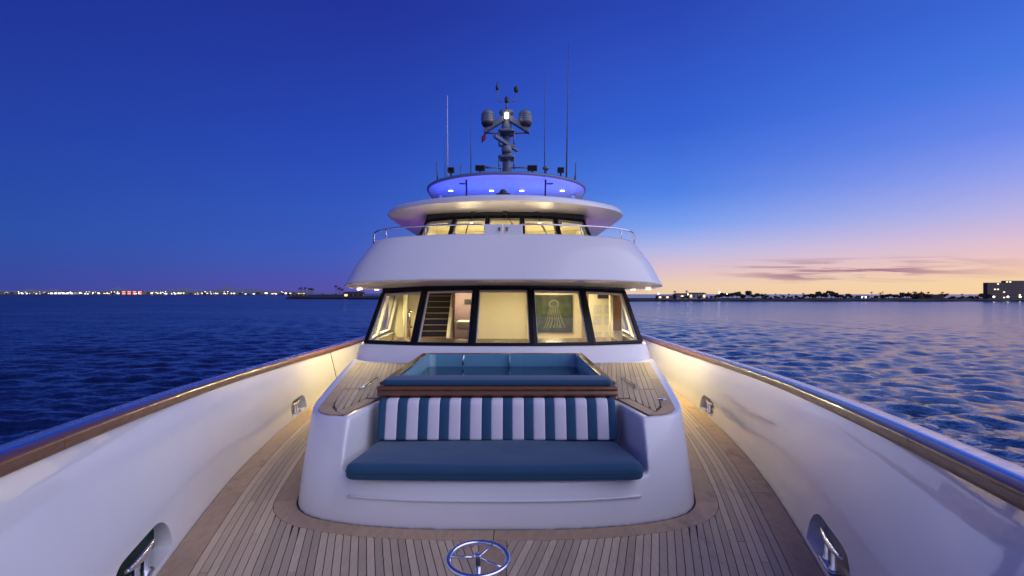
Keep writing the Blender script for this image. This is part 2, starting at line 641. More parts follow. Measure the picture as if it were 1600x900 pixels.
# ================================================================== the sea
def build_sea():
    a1 = np.concatenate([np.linspace(-180, -62, 60, endpoint=False), np.linspace(-62, 62, 760, endpoint=False), np.linspace(62, 180, 60, endpoint=False)])
    rad = np.concatenate([[0.5, 3], np.geomspace(6, 18, 20, endpoint=False), np.geomspace(18, 420, 400, endpoint=False), np.geomspace(420, 9000, 60)])
    A, RR = np.meshgrid(np.radians(a1), rad)
    X, Y = RR * np.sin(A), RR * np.cos(A)
    cell = np.maximum(np.gradient(rad)[:, None] * np.ones_like(A), RR * np.radians(0.163))
    Z = np.zeros_like(X)
    r = np.random.default_rng(5)
    for i in range(46):
        lam = 0.5 * (5.5 / 0.5) ** (i / 45) * r.uniform(0.9, 1.1)
        th = R(75) + r.normal(0, 0.55)
        k = 2 * PI / lam
        ph = r.uniform(0, 2 * PI)
        amp = 0.0072 * lam ** 0.9 * r.uniform(0.6, 1.3)
        fade = np.clip((lam / cell - 2.2) / 2.5, 0, 1)
        arg = k * (X * np.cos(th) + Y * np.sin(th)) + ph
        s = np.sin(arg)
        Z += amp * fade * (s + 0.25 * np.cos(2 * arg))
    nr, na = X.shape
    V = np.stack([X, Y, Z], -1).reshape(-1, 3)
    i, j = np.meshgrid(np.arange(nr - 1), np.arange(na), indexing='ij')
    j2 = (j + 1) % na
    F = np.stack([i * na + j, (i + 1) * na + j, (i + 1) * na + j2, i * na + j2], -1).reshape(-1, 4)[:, ::-1]
    me = bpy.data.meshes.new('sea')
    me.vertices.add(len(V)); me.vertices.foreach_set('co', V.ravel())
    me.loops.add(F.size); me.loops.foreach_set('vertex_index', F.ravel().astype(np.int32))
    me.polygons.add(len(F)); me.polygons.foreach_set('loop_start', np.arange(0, F.size, 4, dtype=np.int32))
    me.polygons.foreach_set('use_smooth', np.ones(len(F), bool))
    me.update(calc_edges=True)
    me.validate()
    me.materials.append(M_SEA)
    o = bpy.data.objects.new('sea', me)
    COL.objects.link(o)
    o.location = (0, 0, WATER_Z)
    tag(o, 'choppy dark blue sea around the yacht', None, kind='structure')


build_sea()

# ================================================================== the yacht
yacht = empty('motor_yacht', (0, 8, WATER_Z))
tag(yacht, 'white motor yacht with teak foredeck and two lit decks of windows', 'yacht')
YOFF = Vector((0, -8, -WATER_Z))


def ypart(g, name, mats, parent=None, **kw):
    """part of the yacht; geometry is written in world coordinates"""
    if parent is None:
        o = g.build(name, mats, yacht, **kw)
        o.location = YOFF
    else:
        o = g.build(name, mats, parent, **kw)
    return o


def yempty(name):
    o = empty(name, YOFF, yacht)
    return o


EY = np.array([-3.0, -1.5, 0, 2.0, 3.73, 5.5, 7.0, 9.1, 12, 16, 24])
EX = np.array([0.05, 0.62, 1.10, 1.70, 2.19, 2.62, 2.89, 3.14, 3.31, 3.40, 3.40])
TX = np.array([0.25, 0.95, 1.44, 2.01, 2.46, 2.85, 3.09, 3.31, 3.46, 3.54, 3.54])
ZT = np.array([1.32, 1.25, 1.18, 1.08, 0.998, 0.912, 0.848, 0.778, 0.722, 0.70, 0.70])


def smooth_tab(Yt, Xt):
    c = np.array(cat(list(zip(Yt, Xt)), 16))
    return lambda y: np.interp(y, c[:, 0], c[:, 1])


f_e, f_t, f_z = smooth_tab(EY, EX), smooth_tab(EY, TX), smooth_tab(EY, ZT)
YS = np.concatenate([np.arange(-3, 12, 0.25), np.arange(12, 24.1, 1.0)])

# hull with hollow bulwarks (one closed solid for each side, joined into the hull mesh)
HAWSE = [(-1, 3.15, 4.1, 0.03, 0.27), (1, 3.35, 4.25, 0.03, 0.27), (-1, 8.35, 9.15, 0.03, 0.25), (1, 8.35, 9.15, 0.03, 0.25)]


def hull_side(s):
    rows = []
    for y in YS:
        e, t, z = float(f_e(y)), float(f_t(y)), float(f_z(y))
        r = []
        for k in range(9):                       # inner face, deck up to cap
            q = k / 8
            x = e + (t - e) * (0.72 * q + 0.28 * q * q)
            r.append((s * x, y, -0.03 + (z + 0.03) * q))
        w = 0.24
        r.append((s * (t + w), y, z))
        r.append((s * (t + w - 0.02), y, z - 0.12))
        r.append((s * (e + 0.36), y, 0.36))
        r.append((s * (e + 0.27), y, 0.0))
        for zz, fx in ((-1.0, 0.93), (-3.0, 0.76), (WATER_Z - 0.6, 0.56)):
            r.append((s * ((e + 0.2) * fx), y, zz))
        r.append((s * (e * 0.5), y, WATER_Z - 0.6))
        r.append((s * (e - 0.02), y, -0.4))
        rows.append(r if s > 0 else r[::-1])
    g = G()
    g.grid(rows, closed=True)
    n = len(rows[0])
    g.add(rows[0], [tuple(range(n))[::-1]])
    g.add(rows[-1], [tuple(range(n))])
    return g


def hawse_poly(y0, y1, z0, z1):
    rx, rz = 0.24 * (y1 - y0), 0.62 * (z1 - z0)
    P = [(y0, z0), (y1, z0)]
    for i in range(11):
        a = PI / 2 * i / 10
        P.append((y1 - rx + rx * math.cos(a), z1 - rz + rz * math.sin(a)))
    for i in range(11):
        a = PI / 2 + PI / 2 * i / 10
        P.append((y0 + rx + rx * math.cos(a), z1 - rz + rz * math.sin(a)))
    return P


def rounded_cutter(s, y0, y1, z0, z1):
    poly = hawse_poly(y0, y1, z0, z1)
    yc = (y0 + y1) / 2
    e = float(f_e(yc))
    g = G()
    n = len(poly)
    slope = (float(f_e(y1)) - float(f_e(y0))) / (y1 - y0)
    a = [(s * (e - 0.35 + slope * (y - yc)), y, z) for y, z in poly]
    b = [(s * (e + 0.9 + slope * (y - yc)), y, z) for y, z in poly]
    g.add(a + b, [tuple(range(n)), tuple(range(2 * n - 1, n - 1, -1))] + [(i, n + i, n + (i + 1) % n, (i + 1) % n) for i in range(n)])
    return g


def fix_normals(me):
    import bmesh
    bm = bmesh.new(); bm.from_mesh(me)
    bmesh.ops.remove_doubles(bm, verts=bm.verts, dist=1e-5)
    bmesh.ops.recalc_face_normals(bm, faces=bm.faces)
    bm.to_mesh(me); bm.free()


def apply_mods(o):
    bpy.context.view_layer.update()
    dg = bpy.context.evaluated_depsgraph_get()
    me = bpy.data.meshes.new_from_object(o.evaluated_get(dg))
    o.modifiers.clear()
    o.data = me
    return o


for s in (-1, 1):
    o = ypart(hull_side(s), 'bulwark', [M_HULL])
    fix_normals(o.data)
    cuts = []
    for hs, y0, y1, z0, z1 in HAWSE:
        if hs != s:
            continue
        c = rounded_cutter(s, y0, y1, z0, z1).build('cutter', [M_HULL])
        fix_normals(c.data)
        md = o.modifiers.new('cut', 'BOOLEAN')
        md.object = c
        md.operation = 'DIFFERENCE'
        md.solver = 'EXACT'
        cuts.append(c)
    apply_mods(o)
    for c in cuts:
        bpy.data.objects.remove(c)
    for p in o.data.polygons:
        p.use_smooth = abs(p.normal.z) < 0.9 and p.area > 0
    wn_ = o.modifiers.new('es', 'EDGE_SPLIT'); wn_.split_angle = R(32)
    o['label'] = 'white glossy bulwark on the dark water side' if s < 0 else 'white glossy bulwark on the sunset side'
    # cap rail: varnished boards end to end, and a polished strip along the outer edge
    cap = yempty('cap_rail')
    joints = [-3, -1.0, 1.5, 3.05, 6.2, 9.4, 12.6, 18, 24]
    for a, b in zip(joints[:-1], joints[1:]):
        g = G()
        rows = []
        for y in np.linspace(a + 0.0015, b - 0.0015, max(4, int((b - a) / 0.25))):
            t, z = float(f_t(y)), float(f_z(y))
            prof = [(-0.026, -0.020), (-0.032, -0.014), (-0.034, 0.0), (-0.034, 0.034), (-0.029, 0.048), (-0.016, 0.057), (0.030, 0.060), (0.030, -0.020)]
            r = [(s * (t + px), y, z + pz) for px, pz in prof]
            rows.append(r if s > 0 else r[::-1])
        n = len(prof)
        g.grid(rows, closed=True)
        g.add(rows[0], [tuple(range(n))[::-1]]); g.add(rows[-1], [tuple(range(n))])
        bo = ypart(g, 'rail_board', [M_VARN], cap)
        fix_normals(bo.data)
        es_ = bo.modifiers.new('es', 'EDGE_SPLIT'); es_.split_angle = R(50)
    g = G()
    rows = []
    for y in np.linspace(-3, 24, 110):
        t, z = float(f_t(y)), float(f_z(y))
        prof = [(0.0305, 0.003), (0.0305, 0.0595), (0.10, 0.0555), (0.165, 0.050), (0.21, 0.044), (0.237, 0.028), (0.245, 0.003)]
        r = [(s * (t + px), y, z + pz) for px, pz in prof]
        rows.append(r if s > 0 else r[::-1])
    g.grid(rows, closed=True)
    ms = ypart(g, 'steel_strip', [M_CHROME], cap)
    fix_normals(ms.data)

# seam of the boarding door in the bulwark on the dark water side
g = G()
pp = []
for q in (0.2, 0.5, 0.75, 0.93):
    y = 11.2 - 0.06 * q
    e, t, z = float(f_e(y)), float(f_t(y)), float(f_z(y))
    pp.append((-(e + (t - e) * (0.72 * q + 0.28 * q * q)), y, -0.03 + (z + 0.03) * q))
g.tube(pp, 0.012, 6)
ypart(g, 'door_seam', [M_DARK])

# transverse plate that closes the hull under the deck
g = G()
poly = [(float(f_e(y)) - 0.01, y) for y in YS]
out = [(x, y, -0.05) for x, y in poly] + [(-x, y, -0.05) for x, y in poly[::-1]]
g.add(out, [tuple(range(len(out)))])
ypart(g, 'deck_plate', [M_DARK])

# ------------------------------------------------------------------ trunk plan outline (settee and tub base)
OUT = cat([(0, 4.47), (0.35, 4.475), (0.75, 4.505), (1.12, 4.575), (1.42, 4.69), (1.60, 4.83), (1.715, 5.02), (1.79, 5.30), (1.87, 5.7), (2.10, 6.95), (2.42, 8.8), (2.5, 9.3)], 6)
OUT = [(x + 0.03 * min(1.0, max(0.0, (x - 0.9) / 0.7)), y) for x, y in OUT]


def offset_open(pts, d):
    """offset an open half outline outwards (towards -y / +x)"""
    res = []
    for i, p in enumerate(pts):
        a = np.array(pts[max(i - 1, 0)]); b = np.array(pts[min(i + 1, len(pts) - 1)])
        t = (b - a) / np.linalg.norm(b - a)
        nrm = np.array((t[1], -t[0]))
        if i == 0: nrm = np.array((0, -1.0))
        res.append(tuple(np.array(p) + nrm * d))
    return res


MOUT = offset_open(OUT, 0.20)
mo = np.array(MOUT)


def hw_margin(y):
    """half width of trunk plus margin board at y (0 in front of it)"""
    if y < mo[0, 1]:
        return 0.0
    return float(np.interp(y, mo[:, 1], mo[:, 0]))


# ------------------------------------------------------------------ foredeck
deck = ypart(G().add([(x, y, -0.006) for x, y in poly] + [(-x, y, -0.006) for x, y in poly[::-1]], [tuple(range(2 * len(poly)))]), 'foredeck', [M_CAULK])
deck['label'] = 'teak laid foredeck with black caulked seams'
PT = 0.0          # top of the planks
PB = -0.006


def strip(samples, name, m, parent, z1=PT, z0=PB, z_add=0.0):
    """samples: (y, xin, xout) -> plank with thickness"""
    g = G()
    rows = []
    for y, a, b in samples:
        rows.append([(a, y, z0 + z_add), (a, y, z1 + z_add), (b, y, z1 + z_add), (b, y, z0 + z_add)])
    g.grid(rows, smooth=False)
    n = len(rows)
    g.add(rows[0], [(0, 1, 2, 3)]); g.add(rows[-1], [(3, 2, 1, 0)])
    o = ypart(g, name, [m], parent)
    return o


PW = 0.0585
GAP = 0.006
MARGIN = 0.205
KING = 0.10
YA, YZ = 2.5, 13.5
nplank = 0
for s in (-1, 1):
    k = 0
    while True:
        off0 = MARGIN + GAP + k * PW
        off1 = off0 + PW - GAP
        if k > 60:
            break
        # sample rows
        ys = sorted(set(list(np.round(np.arange(YA, YZ, 0.3), 3)) + list(np.round(np.arange(YA, 5.6, 0.01), 3))))
        coarse = set(np.round(np.arange(YA, YZ, 0.3), 3))
        runs, cur = [], []
        for y in ys:
            e = float(f_e(y))
            b = e - off0
            a = max(e - off1, hw_margin(y) + (GAP if hw_margin(y) > 0 else 0), KING + GAP)
            if b - a > 0.0015:
                cur.append((y, a, b))
            else:
                if len(cur) > 1: runs.append(cur)
                cur = []
        if len(cur) > 1: runs.append(cur)
        if not runs:
            if float(f_e(9)) - off0 < 0.3: break
            k += 1
            continue
        for run in runs:
            # cut into boards with staggered butt joints
            y0, y1 = run[0][0], run[-1][0]
            cutsy = []
            yc = y0 + random.uniform(1.2, 3.4)
            while yc < y1 - 0.7:
                cutsy.append(yc)
                yc += random.uniform(2.6, 4.6)
            bounds = [y0] + cutsy + [y1]
            ra = np.array(run)
            for c0, c1 in zip(bounds[:-1], bounds[1:]):
                c0g = c0 + (0.003 if c0 > y0 else 0)
                c1g = c1 - (0.003 if c1 < y1 else 0)
                inner = [tuple(r) for r in run if c0g + 0.01 < r[0] < c1g - 0.01]
                # thin out dense rows where the edge is straight
                keep = []
                for i, r in enumerate(inner):
                    dense = (r[2] - r[1]) < PW - GAP - 0.001
                    if dense or r[0] in coarse or i in (0, len(inner) - 1):
                        keep.append(r)
                A = (c0g, float(np.interp(c0g, ra[:, 0], ra[:, 1])), float(np.interp(c0g, ra[:, 0], ra[:, 2])))
                B = (c1g, float(np.interp(c1g, ra[:, 0], ra[:, 1])), float(np.interp(c1g, ra[:, 0], ra[:, 2])))
                smp = [(y, s * a, s * b) for y, a, b in [A] + keep + [B]]
                dz = random.uniform(-0.0006, 0.0006)
                strip(smp, 'plank', M_TEAK, deck, z_add=dz)
                nplank += 1
        k += 1
print('planks', nplank)
# king plank, margin boards along the bulwark and round the trunk
strip([(YA, -KING, KING), (3.4, -KING, KING), (mo[0, 1] - 0.006, -KING, KING)], 'king_plank', M_TEAKM, deck)
for s in (-1, 1):
    jb = [2.0, 3.55, 5.3, 7.1, 9.0, 11.0, 13.5]
    for a, b in zip(jb[:-1], jb[1:]):
        smp = [(y, s * (float(f_e(y)) - MARGIN), s * (float(f_e(y)) - 0.004)) for y in np.linspace(a + 0.003, b - 0.003, 8)]
        strip(smp, 'margin_board', M_TEAKM, deck)
    # round the trunk, jointed on the centre line and at the corner
    n = len(OUT)
    gi = [0, 17, 38, 50, n - 1]
    for a, b in zip(gi[:-1], gi[1:]):
        g = G()
        rows = []
        for i in range(a, b + 1):
            p, q = np.array(OUT[i]), np.array(MOUT[i])
            if i == a:
                d = np.array(OUT[i + 1]) - p; d = d / np.linalg.norm(d) * 0.003
                p, q = p + d, q + d
            p = p + (q - p) * 0.07
            x = [p, q]
            rows.append([(s * p[0], p[1], PB), (s * p[0], p[1], PT), (s * q[0], q[1], PT), (s * q[0], q[1], PB)])
        g.grid(rows, smooth=False)
        g.add(rows[0], [(0, 1, 2, 3)]); g.add(rows[-1], [(3, 2, 1, 0)])
        ypart(g, 'trunk_margin_board', [M_TEAKM], deck)

# ------------------------------------------------------------------ trunk (moulded settee, tub base)
TRZ = 0.79


def trunk_ring(z):
    q = min(z / TRZ, 1.2)
    half = []
    for x, y in OUT:
        front = max(0.0, min(1.0, (5.6 - y) / 1.0))
        wing = max(0.0, min(1.0, (abs(x) - 0.8) / 0.5))
        ny = y + front * (0.05 * q + 0.20 * q * q)
        nx = x - 0.085 * q * min(1, x / 1.4)
        half.append((nx, ny))
    full = mirror_x(half)
    return [(x, y, z) for x, y in full]


rows = [trunk_ring(z) for z in np.linspace(-0.02, TRZ, 10)]
g = G()
n = len(rows[0])
g.grid(rows, closed=True)
g.add(rows[0], [tuple(range(n))]); g.add(rows[-1], [tuple(range(n))[::-1]])
trunk = ypart(g, 'settee_trunk', [M_WHITE])
fix_normals(trunk.data)
cu = []
niche = roundpoly([(-1.30, 4.0), (1.30, 4.0), (1.25, 4.95), (1.17, 5.52), (-1.17, 5.52), (-1.25, 4.95)], [0, 0, 0.1, 0.05, 0.05, 0.1], 5)
c = G().rprism(niche, 0.365, 2.0, 0, rb=0).build('cutter', [M_WHITE]); cu.append(c)
c = G().box(-1.10, 1.10, 5.80, 8.28, 0.30, 2.0).build('cutter', [M_WHITE]); cu.append(c)
for c in cu:
    fix_normals(c.data)
    md = trunk.modifiers.new('cut', 'BOOLEAN'); md.object = c; md.solver = 'EXACT'
apply_mods(trunk)
for c in cu:
    bpy.data.objects.remove(c)
rm = trunk.modifiers.new('remesh', 'REMESH'); rm.mode = 'VOXEL'; rm.voxel_size = 0.016; rm.use_smooth_shade = True
sm = trunk.modifiers.new('smooth', 'SMOOTH'); sm.factor = 0.5; sm.iterations = 14
apply_mods(trunk)
trunk['label'] = 'white moulded base with a built-in seat recess and rounded corners'
# raised bead on the seat front
g = G()
bead = [(x, y) for x, y in mirror_x(OUT) if abs(x) < 1.24]
g.tube([(x, y - 0.001 + 0.02, 0.215) for x, y in bead], 0.011, 8)
ypart(g, 'bead', [M_WHITE], trunk)

# wing decks on the trunk, either side of the tub
WZ = TRZ + 0.012


def wing_out(y):
    o2 = np.array([(p[0], p[1]) for p in trunk_ring(TRZ) if p[0] >= 0])
    return float(np.interp(y, o2[:, 1], o2[:, 0]))


for s in (-1, 1):
    wing = ypart(G().add([(s * x, y, TRZ + 0.004) for x, y in [(1.32, 4.93), (1.50, 5.0), (1.62, 5.2), (1.68, 5.5), (1.95, 7.0), (2.26, 8.75), (1.14, 8.65), (1.14, 5.75), (1.20, 5.62)]],
                         [tuple(range(9)) if s > 0 else tuple(range(8, -1, -1))]), 'wing_deck', [M_CAULK])
    wing['label'] = 'teak side deck beside the tub, ' + ('dark water side' if s < 0 else 'sunset side')
    zt, zb = WZ, TRZ
    yf = lambda x: 4.93 if x >= 1.32 else 5.62 - (x - 1.20) / 0.12 * 0.69      # niche edge

    def wstrip(pl, name, m, par=wing):
        g = G()
        nn = len(pl)
        top = [(s * x, y, zt) for x, y in pl]
        bot = [(s * x, y, zb) for x, y in pl]
        if s < 0:
            top, bot = top[::-1], bot[::-1]
        g.add(top + bot, [tuple(range(nn)), tuple(range(2 * nn - 1, nn - 1, -1))] + [(i, nn + i, nn + (i + 1) % nn, (i + 1) % nn) for i in range(nn)])
        o = ypart(g, name, [m], par)
        fix_normals(o.data)
        return o
    # margin boards: niche edge, front tip, outer edge
    wstrip([(1.20, 5.66), (1.325, 4.955), (1.415, 5.06), (1.315, 5.68)], 'margin_board', M_TEAKM)
    wstrip([(1.33, 4.945), (1.45, 4.97), (1.56, 5.06), (1.63, 5.20), (1.665, 5.38), (1.555, 5.42), (1.525, 5.26), (1.42, 5.055)], 'margin_board', M_TEAKM)
    wo_ = lambda y: 1.665 + (y - 5.38) * (2.25 - 1.665) / (8.72 - 5.38)
    for a, b in ((5.386, 7.0), (7.006, 8.72)):
        wstrip([(wo_(a) - 0.11, a), (wo_(a), a), (wo_(b), b), (wo_(b) - 0.11, b)], 'margin_board', M_TEAKM)
    # planks run fore and aft, parallel to the outer edge
    kk = 0
    while kk < 20:
        o0 = 0.116 + kk * PW
        o1 = o0 + PW - GAP
        smp = []
        for y in np.arange(5.06, 8.70, 0.04):
            wo2 = wo_(y) if y > 5.38 else 1.60 + (y - 5.06) * 0.2
            b = wo2 - o0
            lim = 1.145 if y > 5.70 else 1.325 + max(0.0, 5.68 - y) / 0.62 * 0.10
            if y < 5.42: b = min(b, 1.415 + (y - 5.06) * 0.37)
            a = max(wo2 - o1, lim)
            if b - a > 0.006:
                smp.append((y, s * a, s * b))
        if len(smp) > 2:
            thin = [r for i, r in enumerate(smp) if i in (0, len(smp) - 1) or i % 12 == 0 or abs(abs(r[2] - r[1]) - (PW - GAP)) > 0.002]
            # break the planks round the hatch
            h0, h1 = 6.25, 7.15
            parts = [thin]
            if kk < 4:
                def at(yq, sm=np.array(smp)):
                    return (yq, float(np.interp(yq, sm[:, 0], sm[:, 1])), float(np.interp(yq, sm[:, 0], sm[:, 2])))
                parts = []
                if smp[0][0] < h0 - 0.1:
                    parts.append([r for r in thin if r[0] < h0 - 0.02] + [at(h0 - 0.012)])
                parts.append([at(max(h0 + 0.012, smp[0][0]))] + [r for r in thin if h0 + 0.03 < r[0] < h1 - 0.02] + [at(h1 - 0.012)])
                parts.append([at(h1 + 0.012)] + [r for r in thin if r[0] > h1 + 0.02])
            for pi_, pp in enumerate(parts):
                if len(pp) > 1:
                    strip(pp, 'plank', M_TEAK, wing, z1=zt, z0=zb, z_add=(0.004 if (kk < 4 and pi_ == 1) else 0))
        kk += 1
    # hatch handle in a polished channel
    hx = wo_(6.7) - 0.116 - 4 * PW - 0.02
    g = G(); g.box(s * hx - 0.03, s * hx + 0.03, 6.27, 7.13, zt - 0.01, zt + 0.012)
    ypart(g, 'hatch_trim', [M_STEEL], wing, bevel=0.003)
    g = G(); g.box(s * hx - 0.010, s * hx + 0.010, 6.45, 6.95, zt + 0.0125, zt + 0.016)
    ypart(g, 'handle_slot', [M_BLACK], wing)
    if s > 0:
        g = G(); g.lathe([(0.045, 0), (0.045, 0.008), (0.035, 0.012)], (1.62, 5.62, zt + 0.001), 20)
        ypart(g, 'deck_fitting', [M_STEEL], wing)

# ------------------------------------------------------------------ hot tub
tub = empty('hot_tub', (0, 7, 0.3))
tag(tub, 'sunken blue hot tub with timber rim behind the striped settee', 'hot tub')
TO = Vector((0, -7, -0.3))


def tpart(g, name, mats, **kw):
    o = g.build(name, mats, tub, **kw)
    o.location = TO
    return o


g = G()
x1, y0, y1, zr = 1.085, 5.82, 8.26, 0.975
ra = roundpoly([(-x1, y0), (x1, y0), (x1, y1), (-x1, y1)], 0.14, 5)
rings = [(0.0, zr), (0.015, zr - 0.02), (0.03, 0.78), (0.06, 0.50), (0.16, 0.34)]
rw = [[(x, y, z) for x, y in inset(ra, d)] for d, z in rings]
g.grid(rw[::-1], closed=True)
g.add(rw[-1], [tuple(range(len(ra)))])
tpart(g, 'shell', [M_TILE])
g = G(); g.add([(x, y, 0.80) for x, y in inset(ra, 0.03)], [tuple(range(len(ra)))])
wt = tpart(g, 'tub_water', [M_TUBW])
for s in (-1, 1):
    g = G(); g.box(s * 1.088, s * 1.165, 5.60, 8.30, 0.80, 0.985)
    tpart(g, 'timber_rim', [M_VARN], bevel=0.012)
    g = G(); g.box(s * 1.065, s * 1.087, 5.80, 8.24, 0.955, 0.990)
    tpart(g, 'rim_trim', [M_STEEL], bevel=0.004)
g = G(); g.box(-1.087, 1.087, 8.262, 8.34, 0.80, 0.985)
tpart(g, 'timber_rim', [M_VARN], bevel=0.012)
g = G()
prof = [(5.44, 0.868), (5.425, 0.885), (5.43, 0.905), (5.445, 0.915), (5.44, 0.925), (5.425, 0.935), (5.42, 0.95), (5.44, 0.962), (5.82, 0.962), (5.82, 0.868)]
rows = [[(x, y + (abs(x) > 1.14) * 0.015, z) for y, z in prof] for x in (-1.15, -1.13, -1.0, 1.0, 1.13, 1.15)]
g.grid(rows, closed=True); g.add(rows[0], [tuple(range(len(prof)))]); g.add(rows[-1], [tuple(range(len(prof)))[::-1]])
o = tpart(g, 'timber_rail', [M_VARN]); fix_normals(o.data)
# grab handle, inflow pipe, jets, seat moulding
g = G(); g.tube([(-0.55, 8.18, 0.975), (-0.55, 8.14, 0.99), (-0.55, 8.11, 0.95), (-0.56, 8.10, 0.83)], 0.012, 8)
tpart(g, 'grab_pipe', [M_STEEL])
g = G(); g.tube([(0.10, 8.20, 0.97), (0.10, 8.17, 0.90), (0.10, 8.17, 0.79)], 0.018, 8)
tpart(g, 'inflow_pipe', [M_TILE])
# blue pad along the front edge of the tub (lies on the rail)
g = G()
g.rprism(roundpoly([(-1.105, 5.46), (1.105, 5.46), (1.10, 5.80), (-1.10, 5.80)], 0.05), 0.963, 1.024, 0.024, 5)
pad = g.build('tub_edge_pad', [M_BLUE])
tag(pad, 'long slim blue pad lying on the timber rail in front of the tub', 'cushion')

# ------------------------------------------------------------------ settee cushions
seat = empty('seat_cushion', (0, 4.9, 0.366))
tag(seat, 'large plain blue seat cushion on the white settee', 'cushion')
g = G()
sp_ = roundpoly([(-1.205, 4.515), (1.205, 4.515), (1.105, 5.40), (-1.105, 5.40)], [0.10, 0.10, 0.03, 0.03], 6)
# densify
dn = []
for i in range(len(sp_)):
    a, b = np.array(sp_[i]), np.array(sp_[(i + 1) % len(sp_)])
    k = max(1, int(np.linalg.norm(b - a) / 0.12))
    for j in range(k):
        dn.append(tuple(a + (b - a) * j / k))
sp2 = [(x, y - (0.03 * (1 - (x / 1.225) ** 2) if y < 4.6 else 0)) for x, y in dn]
rings = []
for i in range(7):
    a = PI / 2 * i / 6
    rings.append((0.035 * (1 - math.sin(a)), 0.366 + 0.035 * (1 - math.cos(a))))
for i in range(9):
    a = PI / 2 * i / 8
    rings.append((0.055 * (1 - math.cos(a)), 0.492 - 0.055 * (1 - math.sin(a))))
rr = []
for d, z in rings:
    rr.append([(x, y, z + (0.004 * math.sin(x * 3.1 + 1) * math.sin(y * 5) if z > 0.45 else 0)) for x, y in inset(sp2, d)])
g.grid(rr, closed=True)
g.add(rr[0], [tuple(range(len(sp2)))[::-1]])
last = np.array(rr[-1])
ctr = last.mean(axis=0)
capr = [[tuple(p) for p in last]]
for q in (0.05, 0.12, 0.2, 0.3, 0.4, 0.5, 0.6, 0.7, 0.8, 0.9, 0.97):
    w_ = last + (ctr - last) * q
    w_[:, 2] += 0.008 * math.sin(q * PI / 2) + np.array([0.010 * min(1, q * 6) * mnoise.noise((p[0] * 2.3, p[1] * 3.5, 1.7)) + 0.003 * min(1, q * 6) * mnoise.noise((p[0] * 9, p[1] * 5, 4.7)) for p in w_])
    capr.append([tuple(p) for p in w_])
g.grid(capr, closed=True)
g.add(capr[-1], [tuple(range(len(sp2)))], 0, True)
o = g.build('cushion_body', [M_BLUE], seat); o.location = -Vector(seat.location)
for d, z in ((-0.003, 0.430),):
    g = G(); g.tube([(x, y, z) for x, y in inset(sp2, d + 0.002)], 0.0045, 6, closed=True)
    fix_normals(o.data)
    o = g.build('piping', [M_BLUES], seat); o.location = -Vector(seat.location)

back = empty('backrest_cushion', (0, 5.3, 0.49))
tag(back, 'blue and white striped backrest cushion on the settee', 'cushion')
XB = 1.112
wb, ww = 0.088, 0.1085
edges = [-XB]
first = 0.075
edges.append(-XB + first)
cur = -XB + first
white = True
seqn = ['b']
while cur + (ww if white else wb) < XB - 0.05:
    cur += ww if white else wb
    edges.append(cur)
    seqn.append('w' if white else 'b')
    white = not white
edges[-1] = edges[-1]
edges.append(XB); seqn.append('w' if white else 'b')
# profile of the bolster (y, z), leaning aft, rounded top
bp_ = roundpoly([(5.235, 0.497), (5.42, 0.497), (5.505, 0.855), (5.335, 0.865)], [0.03, 0.02, 0.07, 0.075], 6)
for i, c in enumerate(seqn):
    a, b = edges[i], edges[i + 1]
    g = G()
    rows = []
    for q in (0, 0.12, 0.5, 0.88, 1):
        x = a + (b - a) * q
        ins = {0: 0.0045, 0.12: 0.0012, 0.5: 0.0, 0.88: 0.0012, 1: 0.0045}[q]
        if (i == 0 and q == 0) or (i == len(seqn) - 1 and q == 1):
            ins = 0.035
        rows.append([(x, y, z) for y, z in inset(bp_, ins)])
    g.grid(rows, closed=True)
    g.add(rows[0], [tuple(range(len(bp_)))]); g.add(rows[-1], [tuple(range(len(bp_)))[::-1]])
    o = g.build('blue_panel' if c == 'b' else 'white_panel', [M_BLUES if c == 'b' else M_WHITES], back)
    fix_normals(o.data)
    o.location = -Vector(back.location)

# ------------------------------------------------------------------ deckhouse
HB = [(0.0, 8.62), (0.8, 8.66), (1.5, 8.76), (2.0, 8.92), (2.28, 9.10), (2.42, 9.4), (2.5, 10.4), (2.58, 13), (2.6, 18)]
HS = [(0.0, 8.70), (0.8, 8.74), (1.45, 8.84), (1.95, 9.00), (2.23, 9.16), (2.36, 9.45), (2.44, 10.4), (2.52, 13), (2.55, 18)]
hb, hs_ = cat(HB, 5), cat(HS, 5)
hb, hs_ = mirror_x(hb), mirror_x(hs_)
g = G()
rows = [[(x, y, 0.0) for x, y in hb], [(x, y, 0.79) for x, y in hb], [(x + (hs_[i][0] - x) * .5, y + (hs_[i][1] - y) * .5, 0.93) for i, (x, y) in enumerate(hb)],
        [(x, y, 1.02) for x, y in hs_], [(x, y + 0.008, 1.036) for x, y in hs_], [(x * 0.985, y + 0.03, 1.042) for x, y in hs_], [(x * 0.93, y + 0.2, 1.042) for x, y in hs_]]
g.grid(rows)
house = ypart(g, 'deckhouse_wall', [M_WHITE])
B = [(-2.25, 9.20, 1.062), (-1.40, 8.885, 1.052), (-0.48, 8.765, 1.05), (0.48, 8.765, 1.05), (1.40, 8.885, 1.052), (2.25, 9.20, 1.062)]
T = [(-2.05, 9.65, 1.90), (-1.29, 9.36, 1.94), (-0.44, 9.25, 1.957), (0.44, 9.25, 1.957), (1.29, 9.36, 1.94), (2.05, 9.65, 1.90)]
Bs = [(2.40, 10.5, 1.062), (2.48, 11.9, 1.062)]
Ts = [(2.22, 10.7, 1.90), (2.30, 12.0, 1.90)]
allB = [(-x, y, z) for x, y, z in Bs[::-1]] + B + Bs
allT = [(-x, y, z) for x, y, z in Ts[::-1]] + T + Ts


